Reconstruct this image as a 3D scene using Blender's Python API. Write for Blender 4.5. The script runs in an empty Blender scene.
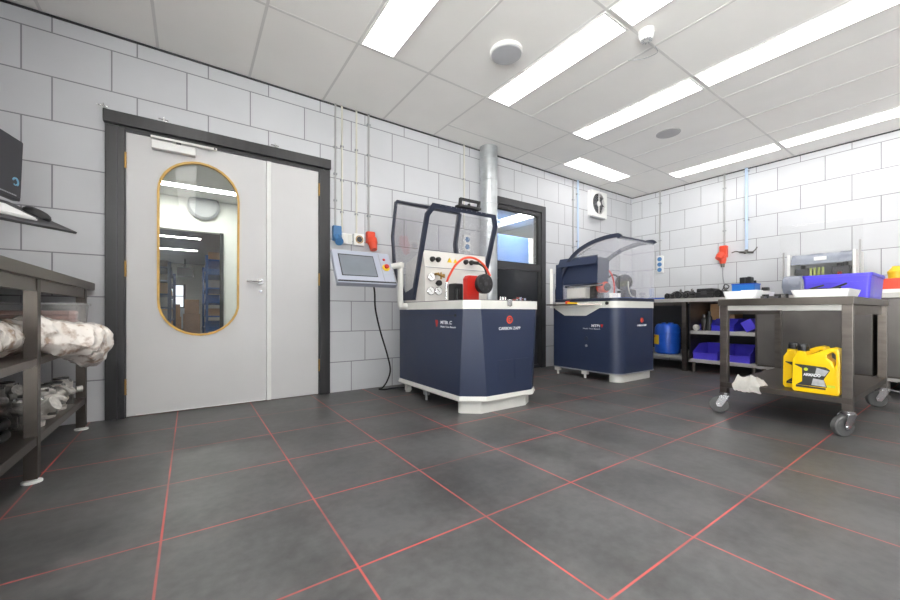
import bpy, bmesh, math, random
from mathutils import Vector, Matrix, noise
random.seed(7)
S = bpy.context.scene
COL = S.collection
PI = math.pi

# ------------------------------------------------------------------ materials
def lin(c):
    return tuple(((v / 12.92) if v <= .04045 else ((v + .055) / 1.055) ** 2.4) for v in c)
def rgb(r, g, b):
    return lin((r / 255, g / 255, b / 255)) + (1,)
def nodes(name):
    m = bpy.data.materials.new(name); m.use_nodes = True
    nt = m.node_tree; nt.nodes.clear()
    out = nt.nodes.new('ShaderNodeOutputMaterial')
    return m, nt, out
def N(nt, typ, **kw):
    n = nt.nodes.new(typ)
    for k, v in kw.items():
        if k in ('operation', 'blend_type', 'data_type', 'feature', 'noise_dimensions', 'offset', 'offset_frequency', 'squash', 'squash_frequency', 'wave_type', 'bands_direction'):
            setattr(n, k, v)
        else:
            n.inputs[k].default_value = v
    return n
def pbr(name, col, rough=.5, metal=0, var=.08, scale=8, bump=0, bscale=60, stretch=None, coat=0, spec=.5, rvar=.1):
    """principled surface with procedural tone, gloss and relief variation"""
    m, nt, out = nodes(name); L = nt.links.new
    b = N(nt, 'ShaderNodeBsdfPrincipled', Metallic=metal)
    b.inputs['Coat Weight'].default_value = coat
    b.inputs['Specular IOR Level'].default_value = spec
    tc = N(nt, 'ShaderNodeTexCoord'); mp = N(nt, 'ShaderNodeMapping')
    if stretch: mp.inputs['Scale'].default_value = stretch
    L(tc.outputs['Object'], mp.inputs[0])
    nz = N(nt, 'ShaderNodeTexNoise', Scale=scale, Detail=5.0); L(mp.outputs[0], nz.inputs['Vector'])
    mr = N(nt, 'ShaderNodeMapRange'); L(nz.outputs[0], mr.inputs[0])
    mr.inputs[1].default_value = .3; mr.inputs[2].default_value = .7
    mr.inputs[3].default_value = 1 - var; mr.inputs[4].default_value = 1 + var
    mx = N(nt, 'ShaderNodeMix', data_type='RGBA', blend_type='MULTIPLY'); mx.inputs[0].default_value = 1
    mx.inputs[6].default_value = col; L(mr.outputs[0], mx.inputs[7]); L(mx.outputs[2], b.inputs['Base Color'])
    m2 = N(nt, 'ShaderNodeMapRange'); L(nz.outputs[0], m2.inputs[0])
    m2.inputs[3].default_value = max(0, rough - rvar); m2.inputs[4].default_value = min(1, rough + rvar)
    L(m2.outputs[0], b.inputs['Roughness'])
    if bump:
        n2 = N(nt, 'ShaderNodeTexNoise', Scale=bscale, Detail=3.0); L(mp.outputs[0], n2.inputs['Vector'])
        bp = N(nt, 'ShaderNodeBump', Strength=bump, Distance=.01); L(n2.outputs[0], bp.inputs['Height']); L(bp.outputs[0], b.inputs['Normal'])
    L(b.outputs[0], out.inputs[0])
    return m
def clear(name, tint=(1, 1, 1, 1), refl=.06, rough=.02, body=0, bodycol=(.8, .8, .8, 1)):
    """thin clear sheet: see-through, mirror glint growing at grazing angles, slight milky body"""
    m, nt, out = nodes(name); L = nt.links.new
    t = N(nt, 'ShaderNodeBsdfTransparent', Color=tint)
    g = N(nt, 'ShaderNodeBsdfGlossy', Roughness=rough); g.inputs['Color'].default_value = (1, 1, 1, 1)
    lw = N(nt, 'ShaderNodeLayerWeight', Blend=.35)
    nz = N(nt, 'ShaderNodeTexNoise', Scale=6.0)
    ma = N(nt, 'ShaderNodeMath', operation='MULTIPLY_ADD'); L(lw.outputs['Fresnel'], ma.inputs[0]); ma.inputs[1].default_value = .8; ma.inputs[2].default_value = refl * .3
    mb = N(nt, 'ShaderNodeMath', operation='MULTIPLY'); L(ma.outputs[0], mb.inputs[0]); mb.inputs[1].default_value = min(1, refl * 8)
    s = N(nt, 'ShaderNodeMixShader'); L(mb.outputs[0], s.inputs[0]); L(t.outputs[0], s.inputs[1]); L(g.outputs[0], s.inputs[2])
    if body:
        d = N(nt, 'ShaderNodeBsdfDiffuse', Color=bodycol)
        mr = N(nt, 'ShaderNodeMapRange'); L(nz.outputs[0], mr.inputs[0]); mr.inputs[3].default_value = body * .8; mr.inputs[4].default_value = body * 1.2
        s2 = N(nt, 'ShaderNodeMixShader'); L(mr.outputs[0], s2.inputs[0]); L(s.outputs[0], s2.inputs[1]); L(d.outputs[0], s2.inputs[2]); s = s2
    L(s.outputs[0], out.inputs[0])
    return m
def glow(name, col, st):
    m, nt, out = nodes(name)
    e = N(nt, 'ShaderNodeEmission', Color=col, Strength=st); nt.links.new(e.outputs[0], out.inputs[0])
    return m
def blockwork(name, axis, shift, width, off, row=.2915, z0=.01, joint=.0036, jcol=(126, 126, 131)):
    """painted sand-lime blocks with recessed joints"""
    m, nt, out = nodes(name); L = nt.links.new
    g = N(nt, 'ShaderNodeNewGeometry'); sx = N(nt, 'ShaderNodeSeparateXYZ'); L(g.outputs['Position'], sx.inputs[0])
    ax = N(nt, 'ShaderNodeMath', operation='ADD'); L(sx.outputs[axis], ax.inputs[0]); ax.inputs[1].default_value = shift + width * 40
    az = N(nt, 'ShaderNodeMath', operation='ADD'); L(sx.outputs[2], az.inputs[0]); az.inputs[1].default_value = z0
    cx = N(nt, 'ShaderNodeCombineXYZ'); L(ax.outputs[0], cx.inputs[0]); L(az.outputs[0], cx.inputs[1])
    br = N(nt, 'ShaderNodeTexBrick', offset=off, offset_frequency=2, squash=1.0, squash_frequency=2)
    br.inputs['Scale'].default_value = 1; br.inputs['Brick Width'].default_value = width; br.inputs['Row Height'].default_value = row
    br.inputs['Mortar Size'].default_value = joint; br.inputs['Mortar Smooth'].default_value = .1; br.inputs['Bias'].default_value = 0
    br.inputs['Color1'].default_value = WALLC; br.inputs['Color2'].default_value = tuple(v * .95 for v in WALLC[:3]) + (1,)
    br.inputs['Mortar'].default_value = rgb(*jcol)
    L(cx.outputs[0], br.inputs['Vector'])
    nz = N(nt, 'ShaderNodeTexNoise', Scale=2.2, Detail=4.0); L(g.outputs['Position'], nz.inputs['Vector'])
    mr = N(nt, 'ShaderNodeMapRange'); L(nz.outputs[0], mr.inputs[0]); mr.inputs[1].default_value = .3; mr.inputs[2].default_value = .7; mr.inputs[3].default_value = .96; mr.inputs[4].default_value = 1.03
    mx = N(nt, 'ShaderNodeMix', data_type='RGBA', blend_type='MULTIPLY'); mx.inputs[0].default_value = 1
    L(br.outputs[0], mx.inputs[6]); L(mr.outputs[0], mx.inputs[7])
    b = N(nt, 'ShaderNodeBsdfPrincipled', Roughness=.55); L(mx.outputs[2], b.inputs['Base Color'])
    inv = N(nt, 'ShaderNodeMath', operation='SUBTRACT'); inv.inputs[0].default_value = 1; L(br.outputs['Fac'], inv.inputs[1])
    n2 = N(nt, 'ShaderNodeTexNoise', Scale=90.0, Detail=2.0); L(g.outputs['Position'], n2.inputs['Vector'])
    ad = N(nt, 'ShaderNodeMath', operation='MULTIPLY_ADD'); L(n2.outputs[0], ad.inputs[0]); ad.inputs[1].default_value = .08; L(inv.outputs[0], ad.inputs[2])
    bp = N(nt, 'ShaderNodeBump', Strength=.35, Distance=.004); L(ad.outputs[0], bp.inputs['Height']); L(bp.outputs[0], b.inputs['Normal'])
    L(b.outputs[0], out.inputs[0])
    return m
def floor_mat():
    """dark resilient tiles, red joints"""
    m, nt, out = nodes('dark_floor_tiles'); L = nt.links.new
    g = N(nt, 'ShaderNodeNewGeometry'); sx = N(nt, 'ShaderNodeSeparateXYZ'); L(g.outputs['Position'], sx.inputs[0])
    def joint(axis, org, step, half):
        a = N(nt, 'ShaderNodeMath', operation='SUBTRACT'); L(sx.outputs[axis], a.inputs[0]); a.inputs[1].default_value = org - step / 2
        p = N(nt, 'ShaderNodeMath', operation='FLOORED_MODULO'); L(a.outputs[0], p.inputs[0]); p.inputs[1].default_value = step
        d = N(nt, 'ShaderNodeMath', operation='SUBTRACT'); L(p.outputs[0], d.inputs[0]); d.inputs[1].default_value = step / 2
        ab = N(nt, 'ShaderNodeMath', operation='ABSOLUTE'); L(d.outputs[0], ab.inputs[0])
        r = N(nt, 'ShaderNodeMapRange'); L(ab.outputs[0], r.inputs[0]); r.inputs[1].default_value = half * .55; r.inputs[2].default_value = half * 1.3; r.inputs[3].default_value = 1; r.inputs[4].default_value = 0
        return r
    jx = joint(0, -.5685, .4879, .0034); jy = joint(1, .5711, .4920, .0034)
    jm = N(nt, 'ShaderNodeMath', operation='MAXIMUM'); L(jx.outputs[0], jm.inputs[0]); L(jy.outputs[0], jm.inputs[1])
    # wear of the red joints
    wn = N(nt, 'ShaderNodeTexNoise', Scale=2.1, Detail=6.0); L(g.outputs['Position'], wn.inputs['Vector'])
    wr = N(nt, 'ShaderNodeMapRange'); L(wn.outputs[0], wr.inputs[0]); wr.inputs[1].default_value = .36; wr.inputs[2].default_value = .6; wr.inputs[3].default_value = .3; wr.inputs[4].default_value = 1
    jw = N(nt, 'ShaderNodeMath', operation='MULTIPLY'); L(jm.outputs[0], jw.inputs[0]); L(wr.outputs[0], jw.inputs[1])
    n1 = N(nt, 'ShaderNodeTexNoise', Scale=2.6, Detail=9.0, Roughness=.66); L(g.outputs['Position'], n1.inputs['Vector'])
    n2 = N(nt, 'ShaderNodeTexNoise', Scale=26.0, Detail=4.0); L(g.outputs['Position'], n2.inputs['Vector'])
    s = N(nt, 'ShaderNodeMath', operation='MULTIPLY_ADD'); L(n2.outputs[0], s.inputs[0]); s.inputs[1].default_value = .34; L(n1.outputs[0], s.inputs[2])
    cr = N(nt, 'ShaderNodeValToRGB'); L(s.outputs[0], cr.inputs[0])
    cr.color_ramp.elements[0].position = .52; cr.color_ramp.elements[0].color = (.048, .048, .049, 1)
    cr.color_ramp.elements[1].position = .80; cr.color_ramp.elements[1].color = (.104, .104, .105, 1)
    mx = N(nt, 'ShaderNodeMix', data_type='RGBA'); L(jw.outputs[0], mx.inputs[0]); L(cr.outputs[0], mx.inputs[6]); mx.inputs[7].default_value = (.62, .07, .06, 1)
    b = N(nt, 'ShaderNodeBsdfPrincipled'); b.inputs['Specular IOR Level'].default_value = .6; L(mx.outputs[2], b.inputs['Base Color'])
    rr = N(nt, 'ShaderNodeMapRange'); L(s.outputs[0], rr.inputs[0]); rr.inputs[1].default_value = .3; rr.inputs[2].default_value = 1.0; rr.inputs[3].default_value = .36; rr.inputs[4].default_value = .48
    L(rr.outputs[0], b.inputs['Roughness'])
    bp = N(nt, 'ShaderNodeBump', Strength=.12, Distance=.002); L(n2.outputs[0], bp.inputs['Height']); L(bp.outputs[0], b.inputs['Normal'])
    L(b.outputs[0], out.inputs[0])
    return m

WALLC = rgb(203, 204, 208)
M = {}
M['wall_y'] = blockwork('painted_blockwork_door_wall', 0, .751, .4325, .32, .2885, .007, .0043, (136, 136, 142))
M['wall_x'] = blockwork('painted_blockwork_side_wall', 1, -.924, .441, .5)
M['floor'] = floor_mat()
M['floor2'] = pbr('grey_concrete', rgb(120, 120, 120), .5, var=.12, scale=3)
M['ceil'] = pbr('ceiling_tile', rgb(249, 247, 244), .9, var=.015, scale=3, bump=.1, bscale=180)
M['tbar'] = pbr('ceiling_grid_bar', rgb(224, 222, 220), .9, var=.02)
M['plaster'] = pbr('white_plaster', rgb(226, 227, 222), .8, var=.03)
M['shadowgap'] = pbr('painted_shadow_gap', rgb(66, 66, 68), .8, var=.05)
M['lamp'] = glow('lamp_diffuser', (1, .98, .95, 1), 6.0)
M['hall_lamp'] = glow('hall_lamp_diffuser', (.97, 1, .93, 1), 34)
M['shed_lamp'] = glow('warehouse_tube_diffuser', (1, .99, .95, 1), 17)
M['white'] = pbr('white_plastic', rgb(232, 232, 230), .4, var=.03)
M['white_enamel'] = pbr('white_enamel', rgb(222, 221, 216), .35, var=.03, bump=.03)
M['beige'] = pbr('beige_powder_coat', rgb(206, 203, 199), .5, var=.04)
M['doorleaf'] = pbr('grey_door_laminate', rgb(208, 207, 208), .45, var=.02, scale=4)
M['frame'] = pbr('dark_grey_frame_paint', rgb(48, 48, 50), .38, var=.18, scale=5, stretch=(6, 6, .6))
M['frame2'] = pbr('grey_aluminium_frame', rgb(66, 66, 69), .35, var=.1, metal=.3)
M['oak'] = pbr('yellow_oak_bead', rgb(206, 164, 84), .45, var=.15, scale=12)
M['glass'] = clear('clear_glass', refl=.05, tint=(.96, .965, .96, 1))
M['plexi'] = clear('clear_acrylic', refl=.03, tint=(.99, .99, .993, 1), body=.085, bodycol=(.92, .92, .98, 1))
M['darkglass'] = pbr('dark_glossy_pane', rgb(46, 48, 52), .12, var=.1, rvar=.03)
M['steel'] = pbr('brushed_stainless', rgb(124, 117, 112), .36, metal=1, var=.16, scale=5, stretch=(1, 1, 6))
M['steel_d'] = pbr('stained_stainless', rgb(108, 102, 97), .42, metal=1, var=.3, scale=3.5)
M['steel_door'] = pbr('smeared_steel_sheet', rgb(116, 112, 109), .42, metal=.65, var=.22, scale=2.5)
M['steel_l'] = pbr('stainless_lit_tone', rgb(196, 194, 190), .38, metal=.35, var=.08)  # lit look of the shelf edges put in as paler, less metallic colour
M['chrome'] = pbr('chrome', rgb(205, 205, 206), .16, metal=1, var=.04)
M['cast'] = pbr('cast_aluminium', rgb(206, 203, 198), .42, metal=.6, var=.3, scale=30, bump=.4, bscale=90)
M['cast_d'] = pbr('dark_cast_metal', rgb(104, 102, 100), .42, metal=.8, var=.3, scale=30, bump=.4, bscale=90)
M['galv'] = pbr('galvanised_duct', rgb(196, 200, 203), .33, metal=.75, var=.1, scale=14)
M['brass'] = pbr('brass', rgb(176, 140, 82), .32, metal=1, var=.1)
M['navy'] = pbr('navy_powder_coat', rgb(41, 51, 77), .42, var=.05, bump=.05, bscale=250)
M['navy_d'] = pbr('dark_navy_frame', rgb(42, 48, 66), .4, var=.06)
M['black'] = pbr('black_plastic', rgb(30, 30, 32), .42, var=.15)
M['rubber'] = pbr('black_rubber', rgb(22, 22, 23), .6, var=.15)
M['dark'] = pbr('dark_grey_plastic', rgb(62, 62, 66), .45, var=.06)
M['grey'] = pbr('grey_plastic', rgb(150, 152, 156), .4, var=.05)
M['hmi'] = pbr('silver_panel_paint', rgb(168, 173, 188), .4, var=.03, metal=.2)
M['screen'] = pbr('switched_off_screen', rgb(120, 126, 134), .14, var=.05, rvar=.02)
M['red'] = pbr('red_paint', rgb(196, 40, 32), .4, var=.08)
M['redplug'] = pbr('red_orange_plastic', rgb(222, 74, 46), .4, var=.06)
M['yellow'] = pbr('yellow_plastic', rgb(250, 205, 12), .34, var=.04)
M['yel'] = pbr('yellow_signal_plastic', rgb(236, 196, 40), .4, var=.05)
M['blue'] = pbr('blue_plastic', rgb(28, 84, 190), .36, var=.1)
M['bluesock'] = pbr('blue_socket_plastic', rgb(70, 120, 170), .4, var=.06)
M['bluepipe'] = pbr('pale_blue_pipe', rgb(190, 209, 232), .4, var=.05)
M['violet'] = pbr('violet_blue_plastic', rgb(84, 72, 214), .36, var=.06)
M['binblue'] = pbr('deep_blue_plastic', rgb(48, 44, 176), .38, var=.08)
M['rackblue'] = pbr('blue_rack_paint', rgb(50, 98, 168), .45, var=.1)
M['contblue'] = pbr('blue_container_paint', rgb(78, 118, 184), .5, var=.05)
M['conduit'] = pbr('grey_conduit', rgb(168, 168, 168), .45, var=.06)
M['cream'] = pbr('cream_conduit', rgb(214, 212, 200), .45, var=.05)
M['card'] = pbr('cardboard', rgb(172, 136, 100), .8, var=.1)
M['cloth'] = pbr('white_cotton_rag', rgb(252, 249, 244), .9, var=.05, scale=30, bump=.4, bscale=120)
M['paper'] = pbr('white_paper', rgb(240, 240, 240), .7, var=.02)
M['txt_w'] = pbr('white_lettering', rgb(236, 238, 242), .5, var=.02)
M['txt_o'] = pbr('orange_red_lettering', rgb(226, 74, 40), .5, var=.03)
M['txt_b'] = pbr('pale_blue_lettering', rgb(132, 186, 214), .5, var=.03)
M['txt_k'] = pbr('dark_label_print', rgb(50, 52, 50), .5, var=.1)
M['txt_g'] = pbr('grey_label_print', rgb(176, 178, 182), .4, var=.2, scale=40)
M['txt_y'] = pbr('lime_label_print', rgb(206, 214, 60), .5, var=.1)
M['tube'] = pbr('clear_green_bits', rgb(180, 190, 100), .4, var=.2)
M['wheel'] = pbr('grey_caster_tread', rgb(92, 92, 92), .5, var=.1)
M['pink'] = pbr('pink_brown_stack', rgb(206, 140, 124), .7, var=.12, scale=12)
M['milky'] = clear('milky_plastic', refl=.06, rough=.2, body=.22, bodycol=(.88, .87, .87, 1))
M['smoke'] = pbr('smoky_grey_cover', rgb(142, 148, 162), .28, var=.06)

def wrap_mat():
    m, nt, out = nodes('crumpled_clear_film'); L = nt.links.new
    tc = N(nt, 'ShaderNodeTexCoord')
    n1 = N(nt, 'ShaderNodeTexVoronoi', Scale=17.0); L(tc.outputs['Object'], n1.inputs['Vector'])
    n2 = N(nt, 'ShaderNodeTexNoise', Scale=20.0, Detail=6.0); L(tc.outputs['Object'], n2.inputs['Vector'])
    cr = N(nt, 'ShaderNodeValToRGB'); L(n2.outputs[0], cr.inputs[0])
    cr.color_ramp.elements[0].position = .34; cr.color_ramp.elements[0].color = rgb(176, 152, 134)
    cr.color_ramp.elements[1].position = .50; cr.color_ramp.elements[1].color = rgb(250, 243, 236)
    b = N(nt, 'ShaderNodeBsdfPrincipled', Roughness=.25); L(cr.outputs[0], b.inputs['Base Color'])
    b.inputs['Coat Weight'].default_value = .8; b.inputs['Coat Roughness'].default_value = .08
    bp = N(nt, 'ShaderNodeBump', Strength=.8, Distance=.02); L(n1.outputs['Distance'], bp.inputs['Height']); L(bp.outputs[0], b.inputs['Normal'])
    L(b.outputs[0], out.inputs[0])
    return m
M['wrap'] = wrap_mat()

# ------------------------------------------------------------------ geometry helpers
WL = {}
def bmn(): return bmesh.new()
def box(bm, x0, x1, y0, y1, z0, z1, bev=0, seg=2):
    r = bmesh.ops.create_cube(bm, size=1)
    vs = r['verts']
    for v in vs:
        v.co = Vector(((x0 + x1) / 2 + v.co.x * (x1 - x0), (y0 + y1) / 2 + v.co.y * (y1 - y0), (z0 + z1) / 2 + v.co.z * (z1 - z0)))
    if bev:
        es = list({e for v in vs for e in v.link_edges})
        bmesh.ops.bevel(bm, geom=es, offset=bev, segments=seg, affect='EDGES', profile=.5)
    return bm
def obox(bm, c, ax, ay, az, hx, hy, hz, bev=0):
    """box with its own axes"""
    r = bmesh.ops.create_cube(bm, size=2); vs = r['verts']
    c, ax, ay, az = (Vector(v) for v in (c, ax, ay, az))
    for v in vs: v.co = c + ax * v.co.x * hx + ay * v.co.y * hy + az * v.co.z * hz
    if bev:
        es = list({e for v in vs for e in v.link_edges})
        bmesh.ops.bevel(bm, geom=es, offset=bev, segments=2, affect='EDGES', profile=.5)
    return bm
def frame_of(d):
    d = Vector(d).normalized()
    u = d.cross(Vector((0, 0, 1)))
    if u.length < 1e-4: u = Vector((1, 0, 0))
    u.normalize(); return d, u, d.cross(u).normalized()
def rings(bm, rs, closed=False, cap=True):
    """skin a list of vertex rings"""
    vr = [[bm.verts.new(p) for p in r] for r in rs]
    n = len(vr[0]); k = len(vr)
    for i in range(k if closed else k - 1):
        a, b = vr[i], vr[(i + 1) % k]
        for j in range(n):
            bm.faces.new((a[j], a[(j + 1) % n], b[(j + 1) % n], b[j]))
    if cap and not closed:
        bm.faces.new(list(reversed(vr[0]))); bm.faces.new(vr[-1])
    return bm
def cyl(bm, p0, p1, r0, r1=None, n=20):
    r1 = r0 if r1 is None else r1
    p0, p1 = Vector(p0), Vector(p1); d, u, w = frame_of(p1 - p0)
    return rings(bm, [[p + (u * math.cos(2 * PI * j / n) + w * math.sin(2 * PI * j / n)) * r for j in range(n)] for p, r in ((p0, r0), (p1, r1))])
def lathe(bm, base, axis, prof, n=28):
    """prof: list of (distance along axis, radius)"""
    b = Vector(base); d, u, w = frame_of(axis)
    return rings(bm, [[b + d * a + (u * math.cos(2 * PI * j / n) + w * math.sin(2 * PI * j / n)) * max(r, .0004) for j in range(n)] for a, r in prof])
def smooth_path(pts, sub=6):
    pts = [Vector(p) for p in pts]; out = []
    for i in range(len(pts) - 1):
        p0 = pts[max(i - 1, 0)]; p1 = pts[i]; p2 = pts[i + 1]; p3 = pts[min(i + 2, len(pts) - 1)]
        for k in range(sub):
            t = k / sub
            out.append(.5 * ((2 * p1) + (p2 - p0) * t + (2 * p0 - 5 * p1 + 4 * p2 - p3) * t * t + (3 * p1 - p0 - 3 * p2 + p3) * t ** 3))
    out.append(pts[-1]); return out
def tube(bm, pts, r, n=10, smooth=True, sub=6, closed=False):
    P = smooth_path(pts, sub) if smooth else [Vector(p) for p in pts]
    rs = []; u = None
    for i, p in enumerate(P):
        if closed: d = (P[(i + 1) % len(P)] - P[i - 1]).normalized()
        else: d = (P[min(i + 1, len(P) - 1)] - P[max(i - 1, 0)]).normalized()
        if u is None: _, u, w = frame_of(d)
        u = (u - d * u.dot(d)).normalized(); w = d.cross(u)
        rs.append([p + (u * math.cos(2 * PI * j / n) + w * math.sin(2 * PI * j / n)) * r for j in range(n)])
    return rings(bm, rs, closed=closed)
def bar(bm, pts, nrm, w, t, closed=False):
    """rectangular bar along a planar path; nrm = plane normal, w across in plane, t along nrm"""
    P = [Vector(p) for p in pts]; nrm = Vector(nrm).normalized(); rs = []; k = len(P)
    for i, p in enumerate(P):
        if closed: a, b = P[i - 1], P[(i + 1) % k]
        else: a, b = P[max(i - 1, 0)], P[min(i + 1, k - 1)]
        d1 = (p - a).normalized() if (p - a).length > 1e-6 else (b - p).normalized()
        d2 = (b - p).normalized() if (b - p).length > 1e-6 else d1
        d = (d1 + d2).normalized(); s = nrm.cross(d).normalized()
        k2 = 1 / max(.35, s.dot(nrm.cross(d1).normalized()))
        rs.append([p + s * w / 2 * k2 + nrm * t / 2, p - s * w / 2 * k2 + nrm * t / 2, p - s * w / 2 * k2 - nrm * t / 2, p + s * w / 2 * k2 - nrm * t / 2])
    return rings(bm, rs, closed=closed)
def prism(bm, poly, axis, a0, a1, bev=0):
    """poly: 2-D outline in the two other axes, extruded along axis (0,1,2)"""
    def mk(p, a):
        if axis == 0: return Vector((a, p[0], p[1]))
        if axis == 1: return Vector((p[0], a, p[1]))
        return Vector((p[0], p[1], a))
    return rings(bm, [[mk(p, a0) for p in poly], [mk(p, a1) for p in poly]])
def plate_hole(bm, outer, inner, place, th):
    """flat plate with one hole; place maps (u,v,depth) to 3-D"""
    vo = [bm.verts.new(place(u, v, 0)) for u, v in outer]; vi = [bm.verts.new(place(u, v, 0)) for u, v in inner]
    es = [bm.edges.new((L[i], L[(i + 1) % len(L)])) for L in (vo, vi) for i in range(len(L))]
    r = bmesh.ops.triangle_fill(bm, use_beauty=True, use_dissolve=False, edges=es)
    fs = [f for f in r['geom'] if isinstance(f, bmesh.types.BMFace)]
    ex = bmesh.ops.extrude_face_region(bm, geom=fs)
    d = place(0, 0, th) - place(0, 0, 0)
    for v in ex['geom']:
        if isinstance(v, bmesh.types.BMVert): v.co += d
    return bm
def pill(cx, cz, hw, hh, n=16):
    out = []
    for k in range(n + 1):
        a = PI * k / n; out.append((cx + hw * math.cos(a), cz + (hh - hw) + hw * math.sin(a)))
    for k in range(n + 1):
        a = PI + PI * k / n; out.append((cx + hw * math.cos(a), cz - (hh - hw) + hw * math.sin(a)))
    return out
def rrect(x0, x1, y0, y1, r, n=6):
    """rounded rectangle; r per corner (x0y0, x1y0, x1y1, x0y1)"""
    r = (r,) * 4 if not isinstance(r, (tuple, list)) else r
    out = []
    for (cx, cy, sx, sy, a0, rr) in ((x0, y0, 1, 1, PI, r[0]), (x1, y0, -1, 1, 1.5 * PI, r[1]), (x1, y1, -1, -1, 0, r[2]), (x0, y1, 1, -1, .5 * PI, r[3])):
        if rr <= 0: out.append((cx, cy)); continue
        for k in range(n + 1):
            a = a0 + .5 * PI * k / n
            out.append((cx + sx * rr + rr * math.cos(a), cy + sy * rr + rr * math.sin(a)))
    return out

def obj(name, bm, m, parent=None, smooth=True):
    bmesh.ops.recalc_face_normals(bm, faces=bm.faces[:])
    me = bpy.data.meshes.new(name)
    if parent is not None: off = WL[parent.name]
    else:
        xs = [v.co for v in bm.verts]
        off = Vector(((min(v.x for v in xs) + max(v.x for v in xs)) / 2, (min(v.y for v in xs) + max(v.y for v in xs)) / 2, min(v.z for v in xs)))
    for v in bm.verts: v.co -= off
    bm.to_mesh(me); bm.free()
    if smooth:
        me.shade_smooth(); me.set_sharp_from_angle(angle=math.radians(32))
    me.materials.append(m)
    o = bpy.data.objects.new(name, me); COL.objects.link(o)
    if smooth:
        wn = o.modifiers.new('weighted_normals', 'WEIGHTED_NORMAL'); wn.keep_sharp = True; wn.weight = 80
    WL[o.name] = off
    if parent is None: o.location = off
    else: o.parent = parent
    return o
def tag(o, label, cat, group=None, kind=None):
    o['label'] = label; o['category'] = cat
    if group: o['group'] = group
    if kind: o['kind'] = kind
    return o
def thing(name, label, cat, loc, group=None):
    o = bpy.data.objects.new(name, None); COL.objects.link(o); o.location = loc; o.empty_display_size = .05
    WL[o.name] = Vector(loc)
    return tag(o, label, cat, group)
def struct(name, bm, m, label=None, smooth=False, parent=None):
    o = obj(name, bm, m, parent, smooth)
    if parent is None: o['kind'] = 'structure'
    if label: o['label'] = label
    return o
def dup(o, loc, label, rot=0, parent=None, scale=None):
    def rec(src, par):
        c = src.copy(); COL.objects.link(c); c.parent = par
        WL[c.name] = Vector(loc)
        for ch in [x for x in KIDS(src)]: rec(ch, c)
        return c
    c = rec(o, None); c.location = loc; c.rotation_euler = (0, 0, rot)
    if scale: c.scale = scale
    if label: c['label'] = label
    return c
def KIDS(o): return [x for x in COL.objects if x.parent == o]
def text(name, s, size, org, right, upv, m, parent, align='LEFT', depth=.0008, width=None, bold=0):
    cu = bpy.data.curves.new(name, 'FONT'); cu.body = s; cu.size = size; cu.extrude = depth; cu.align_x = align; cu.offset = bold
    t = bpy.data.objects.new(name, cu); COL.objects.link(t)
    bpy.context.view_layer.update()
    me = bpy.data.meshes.new_from_object(t.evaluated_get(bpy.context.evaluated_depsgraph_get()))
    bpy.data.objects.remove(t); bpy.data.curves.remove(cu)
    r = Vector(right).normalized(); u = Vector(upv).normalized(); n = r.cross(u)
    org = Vector(org); k = 1
    if width:
        xs = [v.co.x for v in me.vertices]; k = width / (max(xs) - min(xs))
    bm = bmesh.new(); bm.from_mesh(me); bpy.data.meshes.remove(me)
    for v in bm.verts: v.co = org + r * v.co.x * k + u * v.co.y + n * v.co.z
    return obj(name, bm, m, parent, smooth=False)

# ------------------------------------------------------------------ the room
YW, XR, ZC, XL, YB = 3.52, 6.2156, 2.704, -1.32, -3.3
D0, D1, DZ = -.386, .968, 2.05          # double door opening
E0, E1, EZ = 2.96, 3.925, 2.145           # glazed door opening
bm = bmn(); box(bm, XL - .1, XR + .1, YB - .1, YW + .06, -.1, 0); struct('floor', bm, M['floor'])
bm = bmn(); box(bm, XL - .1, XR + .1, YB - .1, YW + .06, ZC, ZC + .1); struct('ceiling', bm, M['ceil'])
bm = bmn(); T = .12
for x0, x1, z0, z1 in ((XL - .1, D0, 0, ZC), (D0, D1, DZ, ZC), (D1, E0, 0, ZC), (E0, E1, EZ, ZC), (E1, XR + .1, 0, ZC)):
    box(bm, x0, x1, YW, YW + T, z0, z1)
struct('wall_back', bm, M['wall_y'])
bm = bmn(); box(bm, XR, XR + .12, YB, YW, 0, ZC); struct('wall_right', bm, M['wall_x'])
LW = (-3.2, .25, .06, 2.64)  # unseen window opening, added to throw light up onto the ceiling
bm = bmn()
for y0, y1, z0, z1 in ((YB, LW[0], 0, ZC), (LW[1], YW, 0, ZC), (LW[0], LW[1], 0, LW[2]), (LW[0], LW[1], LW[3], ZC)): box(bm, XL - .12, XL, y0, y1, z0, z1)
struct('wall_left', bm, M['wall_x'])
bm = bmn(); box(bm, XL - .07, XL - .06, LW[0], LW[1], LW[2], LW[3]); w3 = struct('added_fill_window', bm, M['glass'])
bm = bmn()
for k in range(4):
    y = LW[0] + (LW[1] - LW[0]) * k / 3; box(bm, XL - .09, XL - .04, y - .03, y + .03, LW[2], LW[3])
for z in (LW[2], LW[3] - .05): box(bm, XL - .09, XL - .04, LW[0], LW[1], z, z + .05)
struct('window_frame', bm, M['frame2'], parent=w3)
# wall behind the viewpoint
bm = bmn(); box(bm, XL - .12, XR + .12, YB - .12, YB, 0, ZC); struct('wall_front', bm, M['wall_y'])
# dark strip painting in the shadow gap where the walls meet the ceiling
bm = bmn(); box(bm, XL, XR, YW - .008, YW - .0005, ZC - .014, ZC - .0005); struct('shade_strip_1', bm, M['shadowgap'])
bm = bmn(); box(bm, XR - .008, XR - .0005, YB, YW - .009, ZC - .014, ZC - .0005); struct('shade_strip_2', bm, M['shadowgap'])
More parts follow.
